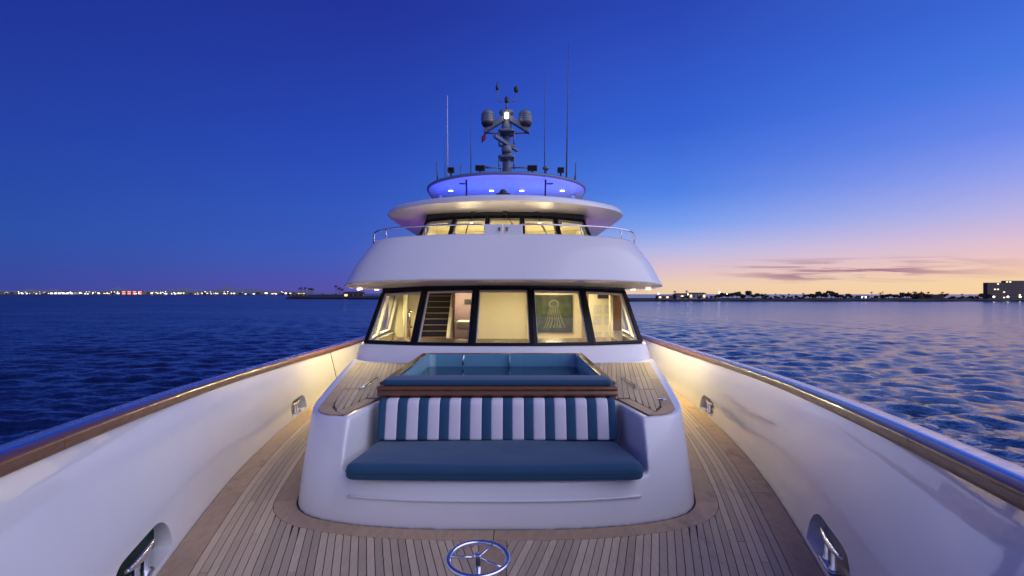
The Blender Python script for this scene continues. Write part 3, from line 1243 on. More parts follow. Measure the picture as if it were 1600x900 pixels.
def window(b0, b1, t0, t1, fw, name='window', glint=True, depth=0.05, label=None, fwb=None):
    """a raked window: black frame, pale inner trim and a pane"""
    b0, b1, t0, t1 = [Vector(p) for p in (b0, b1, t0, t1)]
    nrm = (b1 - b0).cross(t0 - b0).normalized()          # outward for a window seen from -y
    if nrm.y > 0.3: nrm = -nrm
    w = yempty(name)
    if label: w['label'] = label
    fwb = fwb or fw

    def pt(u, v):
        return (b0 * (1 - u) + b1 * u) * (1 - v) + (t0 * (1 - u) + t1 * u) * v
    W_ = (b1 - b0).length; H_ = (t0 - b0).length

    def frame_geo(o0, o1, d0, d1, ob0=None, ob1=None):
        g = G()
        ob0 = o0 if ob0 is None else ob0
        ob1 = o1 if ob1 is None else ob1
        ol, il, obv, ibv = o0 / W_, o1 / W_, ob0 / H_, ob1 / H_
        O = [pt(ol, obv), pt(1 - ol, obv), pt(1 - ol, 1 - obv), pt(ol, 1 - obv)]
        I = [pt(il, ibv), pt(1 - il, ibv), pt(1 - il, 1 - ibv), pt(il, 1 - ibv)]
        vs = [p + nrm * d1 for p in O] + [p + nrm * d1 for p in I] + [p + nrm * d0 for p in O] + [p + nrm * d0 for p in I]
        fs = []
        for i in range(4):
            j = (i + 1) % 4
            fs += [(i, j, 4 + j, 4 + i), (8 + i, 12 + i, 12 + j, 8 + j), (i, 8 + i, 8 + j, j), (4 + i, 4 + j, 12 + j, 12 + i)]
        g.add(vs, fs)
        return g
    o = ypart(frame_geo(0.0015, fw, -depth, 0.012, 0.0015, fwb), 'frame', [M_BLACK], w); fix_normals(o.data)
    if glint:
        o = ypart(frame_geo(fw + 0.001, fw + 0.016, -depth - 0.02, -0.02, fwb + 0.001, fwb + 0.016), 'glint_strip', [M_WHITES], w); fix_normals(o.data)  # white strips modelled to imitate reflections along the pane edges
    a, bb = fw * 0.8 / W_, fwb * 0.8 / H_
    q = [pt(a, bb), pt(1 - a, bb), pt(1 - a, 1 - bb), pt(a, 1 - bb)]
    g = G(); g.hexa([p - nrm * 0.014 for p in q] + [p - nrm * 0.008 for p in q])
    ypart(g, 'pane', [M_GLASS], w)
    # screw heads in the lower frame
    return w


for i in range(len(allB) - 1):
    window(allB[i], allB[i + 1], allT[i], allT[i + 1], 0.058, fwb=0.045)

# header above the windows up to the soffit
g = G()
th = [Vector(p) for p in allT]
rows = [[tuple(p + Vector((0, -0.012, 0.0))) for p in th], [tuple(p + Vector((0, -0.012, 0.06))) for p in th], [tuple(p + Vector((0, 0.1, 0.12))) for p in th]]
g.grid(rows, smooth=False)
ypart(g, 'header', [M_BLACK])

# bridge-deck coaming
LIP = [(0, 8.6, 2.06), (0.6, 8.61, 2.06), (1.2, 8.67, 2.058), (1.8, 8.80, 2.045), (2.25, 8.99, 2.028), (2.50, 9.19, 2.005), (2.64, 9.45, 1.98), (2.72, 9.95, 1.958), (2.80, 11, 1.95), (2.85, 13, 1.95), (2.85, 18, 1.95)]
TOP = [(0, 9.1, 2.80), (0.6, 9.11, 2.80), (1.15, 9.165, 2.79), (1.67, 9.28, 2.775), (2.0, 9.44, 2.755), (2.17, 9.62, 2.735), (2.26, 9.88, 2.71), (2.32, 10.4, 2.68), (2.40, 11.2, 2.66), (2.45, 13, 2.66), (2.45, 18, 2.66)]
HDR = [(0, 9.235, 1.985), (0.5, 9.245, 1.985), (0.95, 9.30, 1.98), (1.4, 9.40, 1.97), (1.75, 9.52, 1.955), (1.95, 9.60, 1.945), (2.07, 9.75, 1.935), (2.13, 10.1, 1.93), (2.24, 10.9, 1.93), (2.36, 13, 1.93), (2.36, 18, 1.93)]
lip, top, hdr = [mirror_x(cat(q, 5)) for q in (LIP, TOP, HDR)]
lipv, topv, hdrv = [[Vector(p) for p in q] for q in (lip, top, hdr)]
rows = [[] for _ in range(10)]
for l, t, h in zip(lipv, topv, hdrv):
    inw = Vector((-t.x * 0.03, 0.05, 0)) if abs(t.x) < 2.15 else Vector((-math.copysign(0.06, t.x), 0.0, 0))
    rows[0].append(h)
    rows[1].append(h.lerp(l, 0.5) + Vector((0, 0, 0.006)))
    rows[2].append(l + (h - l) * 0.05 + Vector((0, 0, -0.006)))
    rows[3].append(l + Vector((0, 0, 0.004)))
    rows[4].append(l.lerp(t, 0.04) + Vector((l.x * 0.002, -0.004, 0)))
    rows[5].append(l.lerp(t, 0.5) + Vector((l.x * 0.014, -0.035, 0)))
    rows[6].append(l.lerp(t, 0.97) + Vector((0, -0.005, 0)))
    rows[7].append(t + inw * 0.25 + Vector((0, 0, 0.008)))
    rows[8].append(t + inw + Vector((0, 0, 0.0)))
    rows[9].append(Vector((t.x, t.y, 2.12)) + inw)
g = G(); g.grid([[tuple(p) for p in r] for r in rows])
coam = ypart(g, 'bridge_coaming', [M_WHITE])
coam['label'] = 'broad white sloping coaming in front of the upper bridge'
# floor of the walkway behind it = ceiling of the deckhouse
g = G()
fl = [(v.x * 0.97, v.y + 0.05) for v in topv]
nn = len(fl)
g.add([(x, y, 2.13) for x, y in fl] + [(x, y, 2.11) for x, y in fl], [tuple(range(nn)), tuple(range(2 * nn - 1, nn - 1, -1))])
ypart(g, 'walkway_floor', [M_WHITE])
g = G()
ce = [(p[0] * 0.995, p[1] + 0.01) for p in hdr]
g.add([(x, y, 1.99) for x, y in ce], [tuple(range(len(ce)))])
ypart(g, 'saloon_ceiling', [M_CREAM])

# guard rail on the coaming with a gate on the centre line
rail = yempty('guard_rail')
rail['label'] = 'polished guard rail along the top of the coaming'
tv = [v for v in topv]
for s in (-1, 1):
    pts = [v + Vector((0, 0.05, 0.165)) for v in tv if v.x * s > 0.34 and v.y < 9.95]
    pts = sorted(pts, key=lambda v: s * v.x)
    end = pts[-1]
    path = [Vector((s * 0.30, 9.15, 2.965))] + pts + [end + Vector((s * 0.03, 0.07, -0.03)), end + Vector((s * 0.035, 0.10, -0.10)), end + Vector((s * 0.035, 0.10, -0.20))]
    g = G(); g.tube(path, 0.014, 10)
    ypart(g, 'top_tube', [M_STEEL], rail)
    for fr in (0.30, 0.62, 0.93):
        i = int(fr * (len(pts) - 1))
        p = pts[i]
        g = G(); g.tube([p, p + Vector((0, -0.02, -0.165))], 0.011, 8)
        ypart(g, 'stanchion', [M_STEEL], rail)
gate = yempty('gate')
for s in (-1, 1):
    g = G(); g.hexa([(min(s * .004, s * .31), 9.10, 2.79), (max(s * .004, s * .31), 9.10, 2.79), (max(s * .004, s * .31), 9.17, 2.79), (min(s * .004, s * .31), 9.17, 2.79),
                     (min(s * .004, s * .31), 9.13, 2.965), (max(s * .004, s * .31), 9.13, 2.965), (max(s * .004, s * .31), 9.18, 2.965), (min(s * .004, s * .31), 9.18, 2.965)])
    ypart(g, 'gate_leaf', [M_WHITE], gate, bevel=0.01)
    g = G(); g.tube([(s * 0.062, 9.095, 2.86), (s * 0.062, 9.095, 2.91)], 0.009, 8); g.tube([(s * 0.035, 9.10, 2.905), (s * 0.085, 9.10, 2.905)], 0.007, 8)
    g.tube([(s * 0.045, 9.09, 2.862), (s * 0.075, 9.09, 2.862)], 0.007, 8)
    ypart(g, 'latch', [M_DARK], gate)

# ------------------------------------------------------------------ saloon seen through the front windows
room = yempty('saloon')
room['label'] = 'warm lit cream saloon behind the front windows'


def rbox(x0, x1, y0, y1, z0, z1, name, m, bevel=0.0):
    g = G(); g.box(x0, x1, y0, y1, z0, z1)
    return ypart(g, name, [m], room, bevel=bevel)


rbox(-2.6, 2.6, 8.95, 14.2, 0.28, 0.30, 'floor', M_WOODIN)
for s in (-1, 1):
    g = G(); g.hexa([(s * 2.33, 9.7, 0.3), (s * 2.40, 9.7, 0.3), (s * 2.50, 14.2, 0.3), (s * 2.44, 14.2, 0.3), (s * 2.33, 9.7, 1.03), (s * 2.40, 9.7, 1.03), (s * 2.50, 14.2, 1.03), (s * 2.44, 14.2, 1.03)])
    o = ypart(g, 'side_lining', [M_CREAM], room); fix_normals(o.data)
    g = G(); g.box(min(s * 2.28, s * 2.46), max(s * 2.28, s * 2.46), 12.05, 14.2, 1.031, 1.985)
    ypart(g, 'side_lining', [M_CREAM], room)
rbox(-2.46, -1.78, 12.0, 12.06, 0.3, 1.985, 'bulkhead', M_CREAM)
rbox(-0.58, 0.44, 11.4, 11.46, 0.3, 1.985, 'bulkhead', M_CREAM)
rbox(0.441, 0.50, 11.36, 11.95, 0.3, 1.985, 'pilaster', M_CREAM)
rbox(0.501, 1.60, 11.95, 12.01, 0.3, 1.985, 'bulkhead', M_CREAM)
rbox(1.62, 2.27, 11.0, 11.06, 0.3, 1.985, 'cabinet', M_CREAM)
rbox(1.601, 1.619, 11.0, 11.95, 0.3, 1.985, 'cabinet_side', M_WOODIN)
rbox(-2.42, 2.42, 14.15, 14.2, 0.3, 1.985, 'bulkhead', M_CREAM)
rbox(-1.12, -1.06, 11.90, 12.02, 0.3, 1.985, 'door_post', M_WOODIN, 0.01)
rbox(-0.66, -0.581, 11.40, 12.02, 0.3, 1.985, 'door_post', M_WOODIN, 0.01)
rbox(-1.059, -0.661, 11.92, 12.00, 1.88, 1.984, 'door_head', M_WOODIN, 0.01)
# window in the lobby beyond the door, panel with dusk light painted into its colour and wash basin
M_MAUVE = mat('dusk_tinted_panel', (0.32, 0.22, 0.26), 0.6, var=0.08)
rbox(-1.5, -0.4, 13.4, 13.45, 0.3, 1.985, 'lobby_wall', M_MAUVE)
rbox(-0.98, -0.72, 13.37, 13.399, 1.62, 1.72, 'grille', M_DARK)
g = G(); g.rprism(roundpoly([(-1.10, 12.6), (-0.66, 12.6), (-0.62, 13.2), (-1.12, 13.2)], 0.12), 1.05, 1.25, 0.06)
ypart(g, 'basin', [M_WHITE], room)
# left hand post and wood door
rbox(-2.14, -2.04, 11.9, 11.97, 0.9, 1.80, 'wood_door', M_WOODIN, 0.008)
g = G(); g.tube([(-1.96, 11.2, 0.3), (-1.96, 11.2, 1.985)], 0.045, 12)
ypart(g, 'post', [M_CREAM], room)
for k in range(3):
    g = G(); g.tube([(-1.88, 11.1, 0.9 + 0.3 * k), (-1.80, 11.1, 0.9 + 0.3 * k)], 0.02, 8); g.tube([(-1.86, 11.1, 0.6 + .3 * k), (-1.86, 11.1, 0.95 + .3 * k)], 0.02, 8)
    ypart(g, 'hand_hold', [M_WOODIN if k % 2 else M_STEEL], room)
g = G(); g.tube([(1.98, 10.6, 0.3), (1.98, 10.6, 1.985)], 0.04, 12)
ypart(g, 'post', [M_CREAM], room)
rbox(2.06, 2.24, 10.9, 10.97, 1.15, 1.88, 'wood_door', M_WOODIN, 0.008)
# stairs going up and aft
M_NOSE = mat('pale_nosing', (0.40, 0.30, 0.18), 0.5, var=0.1)
stair = yempty('staircase')
stair['label'] = 'dark carpeted stairs with pale nosings seen through a front window'
for k in range(10):
    z = 0.86 + k * 0.118
    y = 11.35 + k * 0.10
    g = G(); g.box(-1.72, -1.16, y, y + 0.24, z - 0.118, z)
    ypart(g, 'step', [M_CARPET], stair)
    g = G(); g.box(-1.715, -1.165, y - 0.012, y + 0.012, z - 0.006, z + 0.005)
    ypart(g, 'nosing', [M_NOSE], stair)
for s, x in ((-1, -1.76), (1, -1.13)):
    g = G(); g.hexa([(x - .03, 11.25, 0.3), (x + .03, 11.25, 0.3), (x + .03, 12.4, 0.3), (x - .03, 12.4, 0.3), (x - .03, 11.25, 1.0), (x + .03, 11.25, 1.0), (x + .03, 12.4, 2.0), (x - .03, 12.4, 2.0)])
    ypart(g, 'stringer', [M_CREAM], stair)
# shelf inside the windows
g = G()
inn = [(v.x * 0.95, v.y + 0.16) for v in hdrv if v.y < 9.75]
sh0 = [(x, y - 0.32, 1.045) for x, y in inn]
sh1 = [(x * 0.96, y + 0.10, 1.10) for x, y in inn]
sh2 = [(x * 0.96, y + 0.12, 1.06) for x, y in inn]
g.grid([sh0, sh1, sh2], smooth=False)
M_STONE = mat('brown_stone', (0.26, 0.17, 0.10), 0.2, coat=0.4, var=0.5, scale=9)
ypart(g, 'window_shelf', [M_STONE], room)
# ceiling lamps
for x, y in ((-1.55, 10.5), (0.0, 10.35), (1.35, 10.5), (-1.0, 12.9), (1.0, 11.3)):
    g = G(); g.lathe([(0.05, 0), (0.05, -0.012), (0.03, -0.014)], (x, y, 1.988), 16)
    ypart(g, 'ceiling_lamp', [M_WARM], room)
    L = area_light('saloon_light', (x, y, 1.965), 0.35, 8.5, WARM, (0, 0.15, -1))

# things inside the saloon
# painting: pale jellyfish-like spray of lines on green
def painting_mat():
    m = bpy.data.materials.new('painting_canvas')
    m.use_nodes = True
    nd, lk = m.node_tree.nodes, m.node_tree.links
    b = nd['Principled BSDF']; b.inputs['Roughness'].default_value = 0.6
    t = nd.new('ShaderNodeTexCoord')
    s = nd.new('ShaderNodeSeparateXYZ'); lk.new(t.outputs['Generated'], s.inputs[0])

    def mt(op, a, b_=None):
        n = nd.new('ShaderNodeMath'); n.operation = op
        for i, q in enumerate((a, b_)):
            if q is None: continue
            if isinstance(q, (int, float)): n.inputs[i].default_value = q
            else: lk.new(q, n.inputs[i])
        return n.outputs[0]
    X, Z = s.outputs[0], s.outputs[2]
    nz = nd.new('ShaderNodeTexNoise'); nz.inputs['Scale'].default_value = 5; nz.inputs['Detail'].default_value = 6
    lk.new(t.outputs['Generated'], nz.inputs['Vector'])
    cr = nd.new('ShaderNodeValToRGB')
    cr.color_ramp.elements[0].color = (0.010, 0.019, 0.011, 1); cr.color_ramp.elements[0].position = 0.35
    cr.color_ramp.elements[1].color = (0.050, 0.078, 0.042, 1); cr.color_ramp.elements[1].position = 0.7
    lk.new(nz.outputs['Fac'], cr.inputs[0])
    dx = mt('SUBTRACT', X, 0.52)
    # tentacles: wavy vertical stripes inside a widening skirt
    spread = mt('ADD', mt('MULTIPLY', mt('SUBTRACT', 0.75, Z), 0.34), 0.10)
    inside = mt('LESS_THAN', mt('ABSOLUTE', dx), spread)
    zlim = mt('MULTIPLY', mt('LESS_THAN', Z, 0.74), mt('GREATER_THAN', Z, 0.08))
    wv = mt('SINE', mt('ADD', mt('MULTIPLY', mt('DIVIDE', dx, spread), 22.0), mt('MULTIPLY', nz.outputs['Fac'], 14.0)))
    tent = mt('MULTIPLY', mt('MULTIPLY', inside, zlim), mt('GREATER_THAN', wv, 0.15))
    # bell
    dz = mt('SUBTRACT', Z, 0.76)
    rr_ = mt('SQRT', mt('ADD', mt('MULTIPLY', mt('MULTIPLY', dx, dx), 1.0), mt('MULTIPLY', dz, dz)))
    ring = mt('MULTIPLY', mt('LESS_THAN', mt('ABSOLUTE', mt('SUBTRACT', rr_, 0.12)), 0.022), mt('GREATER_THAN', dz, -0.06))
    fac = mt('MULTIPLY', mt('MAXIMUM', tent, ring), 0.5)
    mx = nd.new('ShaderNodeMix'); mx.data_type = 'RGBA'
    lk.new(fac, mx.inputs['Factor']); lk.new(cr.outputs[0], mx.inputs['A']); mx.inputs['B'].default_value = (0.22, 0.20, 0.17, 1)
    lk.new(mx.outputs['Result'], b.inputs['Base Color'])
    return m


pic = empty('painting', (0.98, 11.94, 1.08))
tag(pic, 'green painting of pale trailing tendrils on the saloon wall', 'painting')
g = G(); g.box(-0.36, 0.40, -0.03, 0.005, 0.0, 0.72)
o = g.build('canvas', [painting_mat()], pic)
for (x0, x1, z0, z1) in ((-0.385, 0.425, -0.025, 0.0), (-0.385, 0.425, 0.72, 0.745), (-0.385, -0.361, 0, 0.72), (0.401, 0.425, 0, 0.72)):
    g = G(); g.box(x0, x1, -0.04, 0.005, z0 + .0005, z1 - .0005)
    g.build('frame_bar', [M_DARK], pic)


def paper_mat():
    m = bpy.data.materials.new('printed_sheet')
    m.use_nodes = True
    nd, lk = m.node_tree.nodes, m.node_tree.links
    b = nd['Principled BSDF']; b.inputs['Roughness'].default_value = 0.8
    t = nd.new('ShaderNodeTexCoord')
    bk = nd.new('ShaderNodeTexBrick')
    mp = nd.new('ShaderNodeMapping'); mp.inputs['Rotation'].default_value = (R(90), 0, 0)
    lk.new(t.outputs['Object'], mp.inputs[0]); lk.new(mp.outputs[0], bk.inputs[0])
    bk.inputs['Scale'].default_value = 26
    bk.inputs['Color1'].default_value = (0.62, 0.58, 0.55, 1); bk.inputs['Color2'].default_value = (0.36, 0.32, 0.32, 1); bk.inputs['Mortar'].default_value = (0.75, 0.72, 0.66, 1)
    bk.inputs['Mortar Size'].default_value = 0.04
    lk.new(bk.outputs['Color'], b.inputs['Base Color'])
    return m


PM = paper_mat()
for i, (x, z) in enumerate(((1.79, 1.46), (2.00, 1.46), (1.79, 1.25), (2.00, 1.25), (1.79, 0.94), (2.00, 0.94))):
    g = G(); g.box(-0.075, 0.075, -0.003, 0, 0, 0.17)
    o = g.build('printed_sheet', [PM], loc=(x, 10.998, z))
    row = ('upper', 'middle', 'lowest')[i // 2]
    side = 'nearer the painting' if i % 2 == 0 else 'nearer the sunset side'
    tag(o, f'printed sheet pinned to the saloon cabinet, {row} row, {side}', 'paper', 'printed sheets on the saloon cabinet')
g = G(); g.box(-0.13, 0.13, -0.02, 0, 0, 0.11)
o = g.build('display_panel', [M_DARK], loc=(1.92, 10.995, 1.76))
tag(o, 'small dark display panel above the printed sheets in the saloon', 'display')

# ------------------------------------------------------------------ upper wheelhouse
B2 = [(-1.76, 10.95, 2.6), (-1.08, 10.6, 2.6), (-0.335, 10.48, 2.6), (0.335, 10.48, 2.6), (1.08, 10.6, 2.6), (1.76, 10.95, 2.6)]
T2 = [(-1.55, 11.62, 3.355), (-0.96, 11.32, 3.378), (-0.33, 11.22, 3.385), (0.33, 11.22, 3.385), (0.96, 11.32, 3.378), (1.55, 11.62, 3.355)]
B2s = [(1.9, 12.3, 2.6)]; T2s = [(1.70, 12.7, 3.355)]
b2 = [(-x, y, z) for x, y, z in B2s] + B2 + B2s
t2 = [(-x, y, z) for x, y, z in T2s] + T2 + T2s
b2, t2 = [[(x * 1.035, y, z) for x, y, z in q] for q in (b2, t2)]
for i in range(len(b2) - 1):
    window(b2[i], b2[i + 1], t2[i], t2[i + 1], 0.045, name='wheelhouse_window', depth=0.05)
g = G()
g.grid([[(x, y - 0.02, 2.13) for x, y, z in b2], [(x, y - 0.01, 2.60) for x, y, z in b2]], smooth=False)
ypart(g, 'wheelhouse_wall', [M_WHITE])
g = G()
g.grid([[(x, y - 0.008, z) for x, y, z in t2], [(x, y - 0.004, z + 0.05) for x, y, z in t2], [(x, y + 0.02, 3.50) for x, y, z in t2]], smooth=False)
ypart(g, 'wheelhouse_header', [M_DARK])
for s in (-1, 1):
    g = G(); g.hexa([(s * 1.9, 12.31, 2.13), (s * 1.96, 12.31, 2.13), (s * 2.0, 17, 2.13), (s * 1.94, 17, 2.13), (s * 1.70, 12.72, 3.45), (s * 1.76, 12.72, 3.45), (s * 1.80, 17, 3.45), (s * 1.74, 17, 3.45)])
    o = ypart(g, 'wheelhouse_side', [M_WHITE]); fix_normals(o.data)
g = G(); g.box(-1.9, 1.9, 14.0, 14.05, 2.13, 3.44); ypart(g, 'wheelhouse_bulkhead', [M_CREAM])
g = G(); g.add([(-1.75, 11.9, 3.40), (1.75, 11.9, 3.40), (1.78, 14, 3.40), (-1.78, 14, 3.40), (-0.9, 11.42, 3.40), (0.9, 11.42, 3.40)], [(0, 4, 5, 1, 2, 3)])
ypart(g, 'wheelhouse_ceiling', [M_CREAM])
for x in (-1.2, -0.75, 0.75, 1.2):
    g = G(); g.lathe([(0.04, 0), (0.04, -0.012)], (x, 12.4, 3.398), 14)
    ypart(g, 'ceiling_lamp', [M_WARM])
for x in (-0.9, 0.9):
    point_light('wheelhouse_light', (x, 13.3, 2.6), 12, WARM, 0.2)
# diagonal grab posts and console inside
for s in (-1, 1):
    g = G(); g.tube([(s * 1.15, 11.6, 3.35), (s * 0.92, 11.6, 2.75)], 0.035, 8)
    ypart(g, 'inside_brace', [M_CREAM])
g = G(); g.box(-1.5, 1.5, 11.2, 11.9, 2.13, 2.72); ypart(g, 'helm_console', [M_WOODIN], bevel=0.04)
# wipers
for x, dx in ((-0.62, -0.12), (0.0, 0.25), (0.62, 0.16)):
    y = 11.15 + abs(x) * 0.12
    wp = yempty('wiper')
    g = G(); g.box(x - 0.05, x + 0.05, y - 0.06, y + 0.1, 3.40, 3.46); ypart(g, 'motor', [M_DARK], wp, bevel=0.01)
    g = G(); g.tube([(x, y - 0.03, 3.40), (x + dx, y - 0.36, 3.06)], 0.007, 6); ypart(g, 'arm', [M_DARK], wp)
    g = G(); g.tube([(x + dx * 0.6 - 0.02, y - 0.16, 3.20), (x + dx * 1.3 + 0.02, y - 0.52, 2.88)], 0.009, 6); ypart(g, 'blade', [M_BLACK], wp)

# ------------------------------------------------------------------ roof brow over the wheelhouse
BR = [(0, 9.87), (0.5, 9.93), (1.0, 10.12), (1.45, 10.42), (1.85, 10.80), (2.15, 11.20), (2.34, 11.65), (2.42, 12.2), (2.45, 13.5), (2.45, 18)]
br = mirror_x(cat([(x * 1.025, y) for x, y in BR], 6))


def off_plan(pts, d):
    res = []
    for i, p in enumerate(pts):
        a = np.array(pts[max(i - 1, 0)]); b = np.array(pts[min(i + 1, len(pts) - 1)])
        t = (b - a) / np.linalg.norm(b - a)
        nrm = np.array((-t[1], t[0]))      # inwards (aft) for a profile running -x -> +x in front
        res.append(tuple(np.array(p) + nrm * d))
    return res


g = G()
rows = []
for d, z in ((0.55, 3.462), (0.035, 3.462), (0.0, 3.472), (0.012, 3.50), (0.03, 3.55), (0.06, 3.578), (0.12, 3.59), (0.6, 3.60)):
    rows.append([(x, y, z) for x, y in off_plan(br, d)])
nn = len(br)
g.grid(rows[:2]); g.grid(rows[1:3]); g.grid(rows[2:])
g.add(rows[0], [tuple(range(nn))[::-1]], 0); g.add(rows[-1], [tuple(range(nn))], 0)
brow = ypart(g, 'roof_brow', [M_WHITE])
brow['label'] = 'white overhanging roof brow above the wheelhouse windows'
# soffit lamps under the brow, warm
for x, y in ((-1.6, 11.6), (-0.8, 10.75), (0.8, 10.75), (1.6, 11.6)):
    pass
for s in (-1, 1):
    g = G(); g.box(min(s * 2.05, s * 2.09), max(s * 2.05, s * 2.09), 12.2, 14.5, 2.75, 2.78)
    ypart(g, 'led_strip', [M_PLED])
    area_light('magenta_light', (s * 2.12, 13.2, 2.80), 0.05, 0.22, (0.9, 0.15, 1.0), (0, 0, 1), 2.0)

# warm uplight along the walkway, behind the coaming
g = G(); g.box(-1.5, 1.5, 9.98, 10.04, 2.135, 2.16)
ypart(g, 'walkway_lamp', [M_WARM])
area_light('walkway_light', (0, 10.05, 2.20), 3.2, 6.5, (1.0, 0.72, 0.50), (0, 0.25, 1), 0.3)

# ------------------------------------------------------------------ hard top over the flybridge
HT = [(0, 12.5), (0.45, 12.55), (0.9, 12.75), (1.3, 13.08), (1.62, 13.5), (1.84, 14.0), (1.95, 14.6), (1.98, 15.4), (1.98, 17.5)]
ht = mirror_x(cat([(x * 1.045, y) for x, y in HT], 6))
g = G()
rows = []
for d, z in ((0.3, 4.472), (0.05, 4.468), (0.0, 4.485), (0.0, 4.515), (0.04, 4.545), (0.4, 4.565)):
    rows.append([(x, y, z) for x, y in off_plan(ht, d)])
nn = len(ht)
g.grid(rows)
g.add(rows[0], [tuple(range(nn))[::-1]], 0); g.add(rows[-1], [tuple(range(nn))], 0)
M_RIM = mat('navy_grey_rim', (0.16, 0.19, 0.30), 0.4, coat=0.2, var=0.05)  # navy grey on the edge and upper face of the hard top
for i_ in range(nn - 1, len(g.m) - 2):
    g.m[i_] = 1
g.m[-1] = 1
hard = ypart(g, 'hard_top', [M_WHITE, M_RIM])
hard['label'] = 'rounded hard top with its underside lit bright blue'
for x in (-1.42, -0.38, 0.39, 1.42):
    g = G(); g.lathe([(0.055, 0), (0.055, -0.01), (0.035, -0.012)], (x, 14.5, 4.471), 16)
    ypart(g, 'downlight', [M_COOL], hard)
for x in (-0.98, 0.98):
    g = G(); g.lathe([(0.085, 0), (0.085, -0.008), (0.06, -0.012)], (x * 1.06, 13.55, 4.471), 20)
    ypart(g, 'speaker', [M_DARK], hard)
    g = G(); g.tube([(x * 0.93, 13.1, 4.47), (x * 0.93, 13.35, 3.59)], 0.022, 8)
    ypart(g, 'post', [M_DARK], hard)
for s in (-1, 1):
    g = G(); g.tube([(s * 1.75, 15.0, 4.47), (s * 1.80, 15.6, 3.59)], 0.05, 10)
    ypart(g, 'post', [M_WHITE], hard)
    g = G(); g.box(min(s * 0.2, s * 1.6), max(s * 0.2, s * 1.6), 13.9, 13.95, 3.602, 3.63)
    ypart(g, 'blue_led_bar', [M_BLED], hard)
    area_light('blue_light', (s * 0.9, 13.95, 3.66), 1.5, 13, (0.03, 0.07, 1.0), (0, 0.05, 1), 0.8)

# ------------------------------------------------------------------ side-deck soffit lamps (throw warm light on the bulwarks)
for s in (-1, 1):
    for k, y in enumerate((9.95, 11.2, 12.6)):
        x = s * 2.52
        g = G(); g.lathe([(0.045, 0), (0.045, -0.012), (0.03, -0.016)], (x, y, 1.936), 14)
        ypart(g, 'soffit_lamp', [M_WARM])
        area_light('soffit_light', (x, y, 1.915), 0.08, 32, (1.0, 0.78, 0.34), (s * 0.45, -0.1, -1))

# ------------------------------------------------------------------ cleats in the hawse openings
def cleat(loc, rz, L, label):
    t = empty('mooring_cleat', loc)
    t.rotation_euler = (0, 0, rz)
    g = G()
    n = 13
    pts = [(0, (-0.5 + i / (n - 1)) * L, 0.125 + 0.02 * abs(-1 + 2 * i / (n - 1)) ** 2) for i in range(n)]
    rs = [0.011 + 0.017 * (1 - abs(-1 + 2 * i / (n - 1)) ** 1.6) for i in range(n)]
    g.tube(pts, rs, 12)
    g.build('horn', [M_CHROME], t)
    for q in (-0.17, 0.17):
        g = G(); g.lathe([(0.036, 0), (0.034, 0.01), (0.024, 0.03), (0.021, 0.115), (0.015, 0.13)], (0, q * L, 0), 14)
        g.build('post', [M_CHROME], t)
    g = G(); g.rprism(roundpoly([(-0.05, -0.3 * L), (0.05, -0.3 * L), (0.05, 0.3 * L), (-0.05, 0.3 * L)], 0.04), -0.005, 0.008, 0.004)
    g.build('base', [M_CHROME], t)
    tag(t, label, 'cleat', 'cleats at the bulwark openings')
    return t


def eslope(y):
    return math.atan2(float(f_e(y + .2)) - float(f_e(y - .2)), 0.4)


cleat((-(float(f_e(3.62)) + 0.06), 3.62, 0.045), eslope(3.7), 0.46, 'polished steel cleat in the near opening on the dark water side')
cleat((float(f_e(3.8)) + 0.06, 3.80, 0.045), -eslope(3.8), 0.46, 'polished steel cleat in the near opening on the sunset side')
cleat((-(float(f_e(8.8)) + 0.06), 8.75, 0.04), eslope(8.8), 0.36, 'small far cleat at the foot of the bulwark on the dark water side')
cleat((float(f_e(8.8)) + 0.06, 8.75, 0.04), -eslope(8.8), 0.36, 'small far cleat at the foot of the bulwark on the sunset side')
# closing plates in the openings: dark green on one side, steel with the deck's beige reflection coloured in on the other
M_PLATE = mat('deck_reflection_steel', (0.46, 0.38, 0.30), 0.30, metal=0.45, bump=0.6, bscale=5, stretch=(1, 1, 4), bdist=0.02, var=0.35, scale=5)
for hs, y0, y1, z0, z1 in HAWSE:
    poly_ = hawse_poly(y0 + 0.004, y1 - 0.004, z0 + 0.004, z1 - 0.004)
    g = G(); n = len(poly_)
    A_ = [(hs * (float(f_e(y)) + 0.15), y, z) for y, z in poly_]
    B_ = [(hs * (float(f_e(y)) + 0.17), y, z) for y, z in poly_]
    g.add(A_ + B_, [tuple(range(n)), tuple(range(2 * n - 1, n - 1, -1))] + [(i, n + i, n + (i + 1) % n, (i + 1) % n) for i in range(n)])
    o = ypart(g, 'opening_plate', [M_GREEN if hs < 0 and y0 < 5 else M_PLATE]); fix_normals(o.data)
    if hs < 0 and y0 < 5: o['label'] = 'dark green plate closing the near bulwark opening'

# ------------------------------------------------------------------ windlass with brake hand wheel
wd = empty('anchor_windlass', (0.0, 2.75, 0.0))
tag(wd, 'polished windlass with a spoked brake hand wheel at the picture bottom', 'windlass')
WC = Vector((-0.03, 0.12, 0.515))
tilt = Matrix.Rotation(R(7), 3, 'X')
rimr = 0.150


def wp(a, r, z=0.0):
    return WC + tilt @ Vector((r * math.cos(a), r * math.sin(a), z))


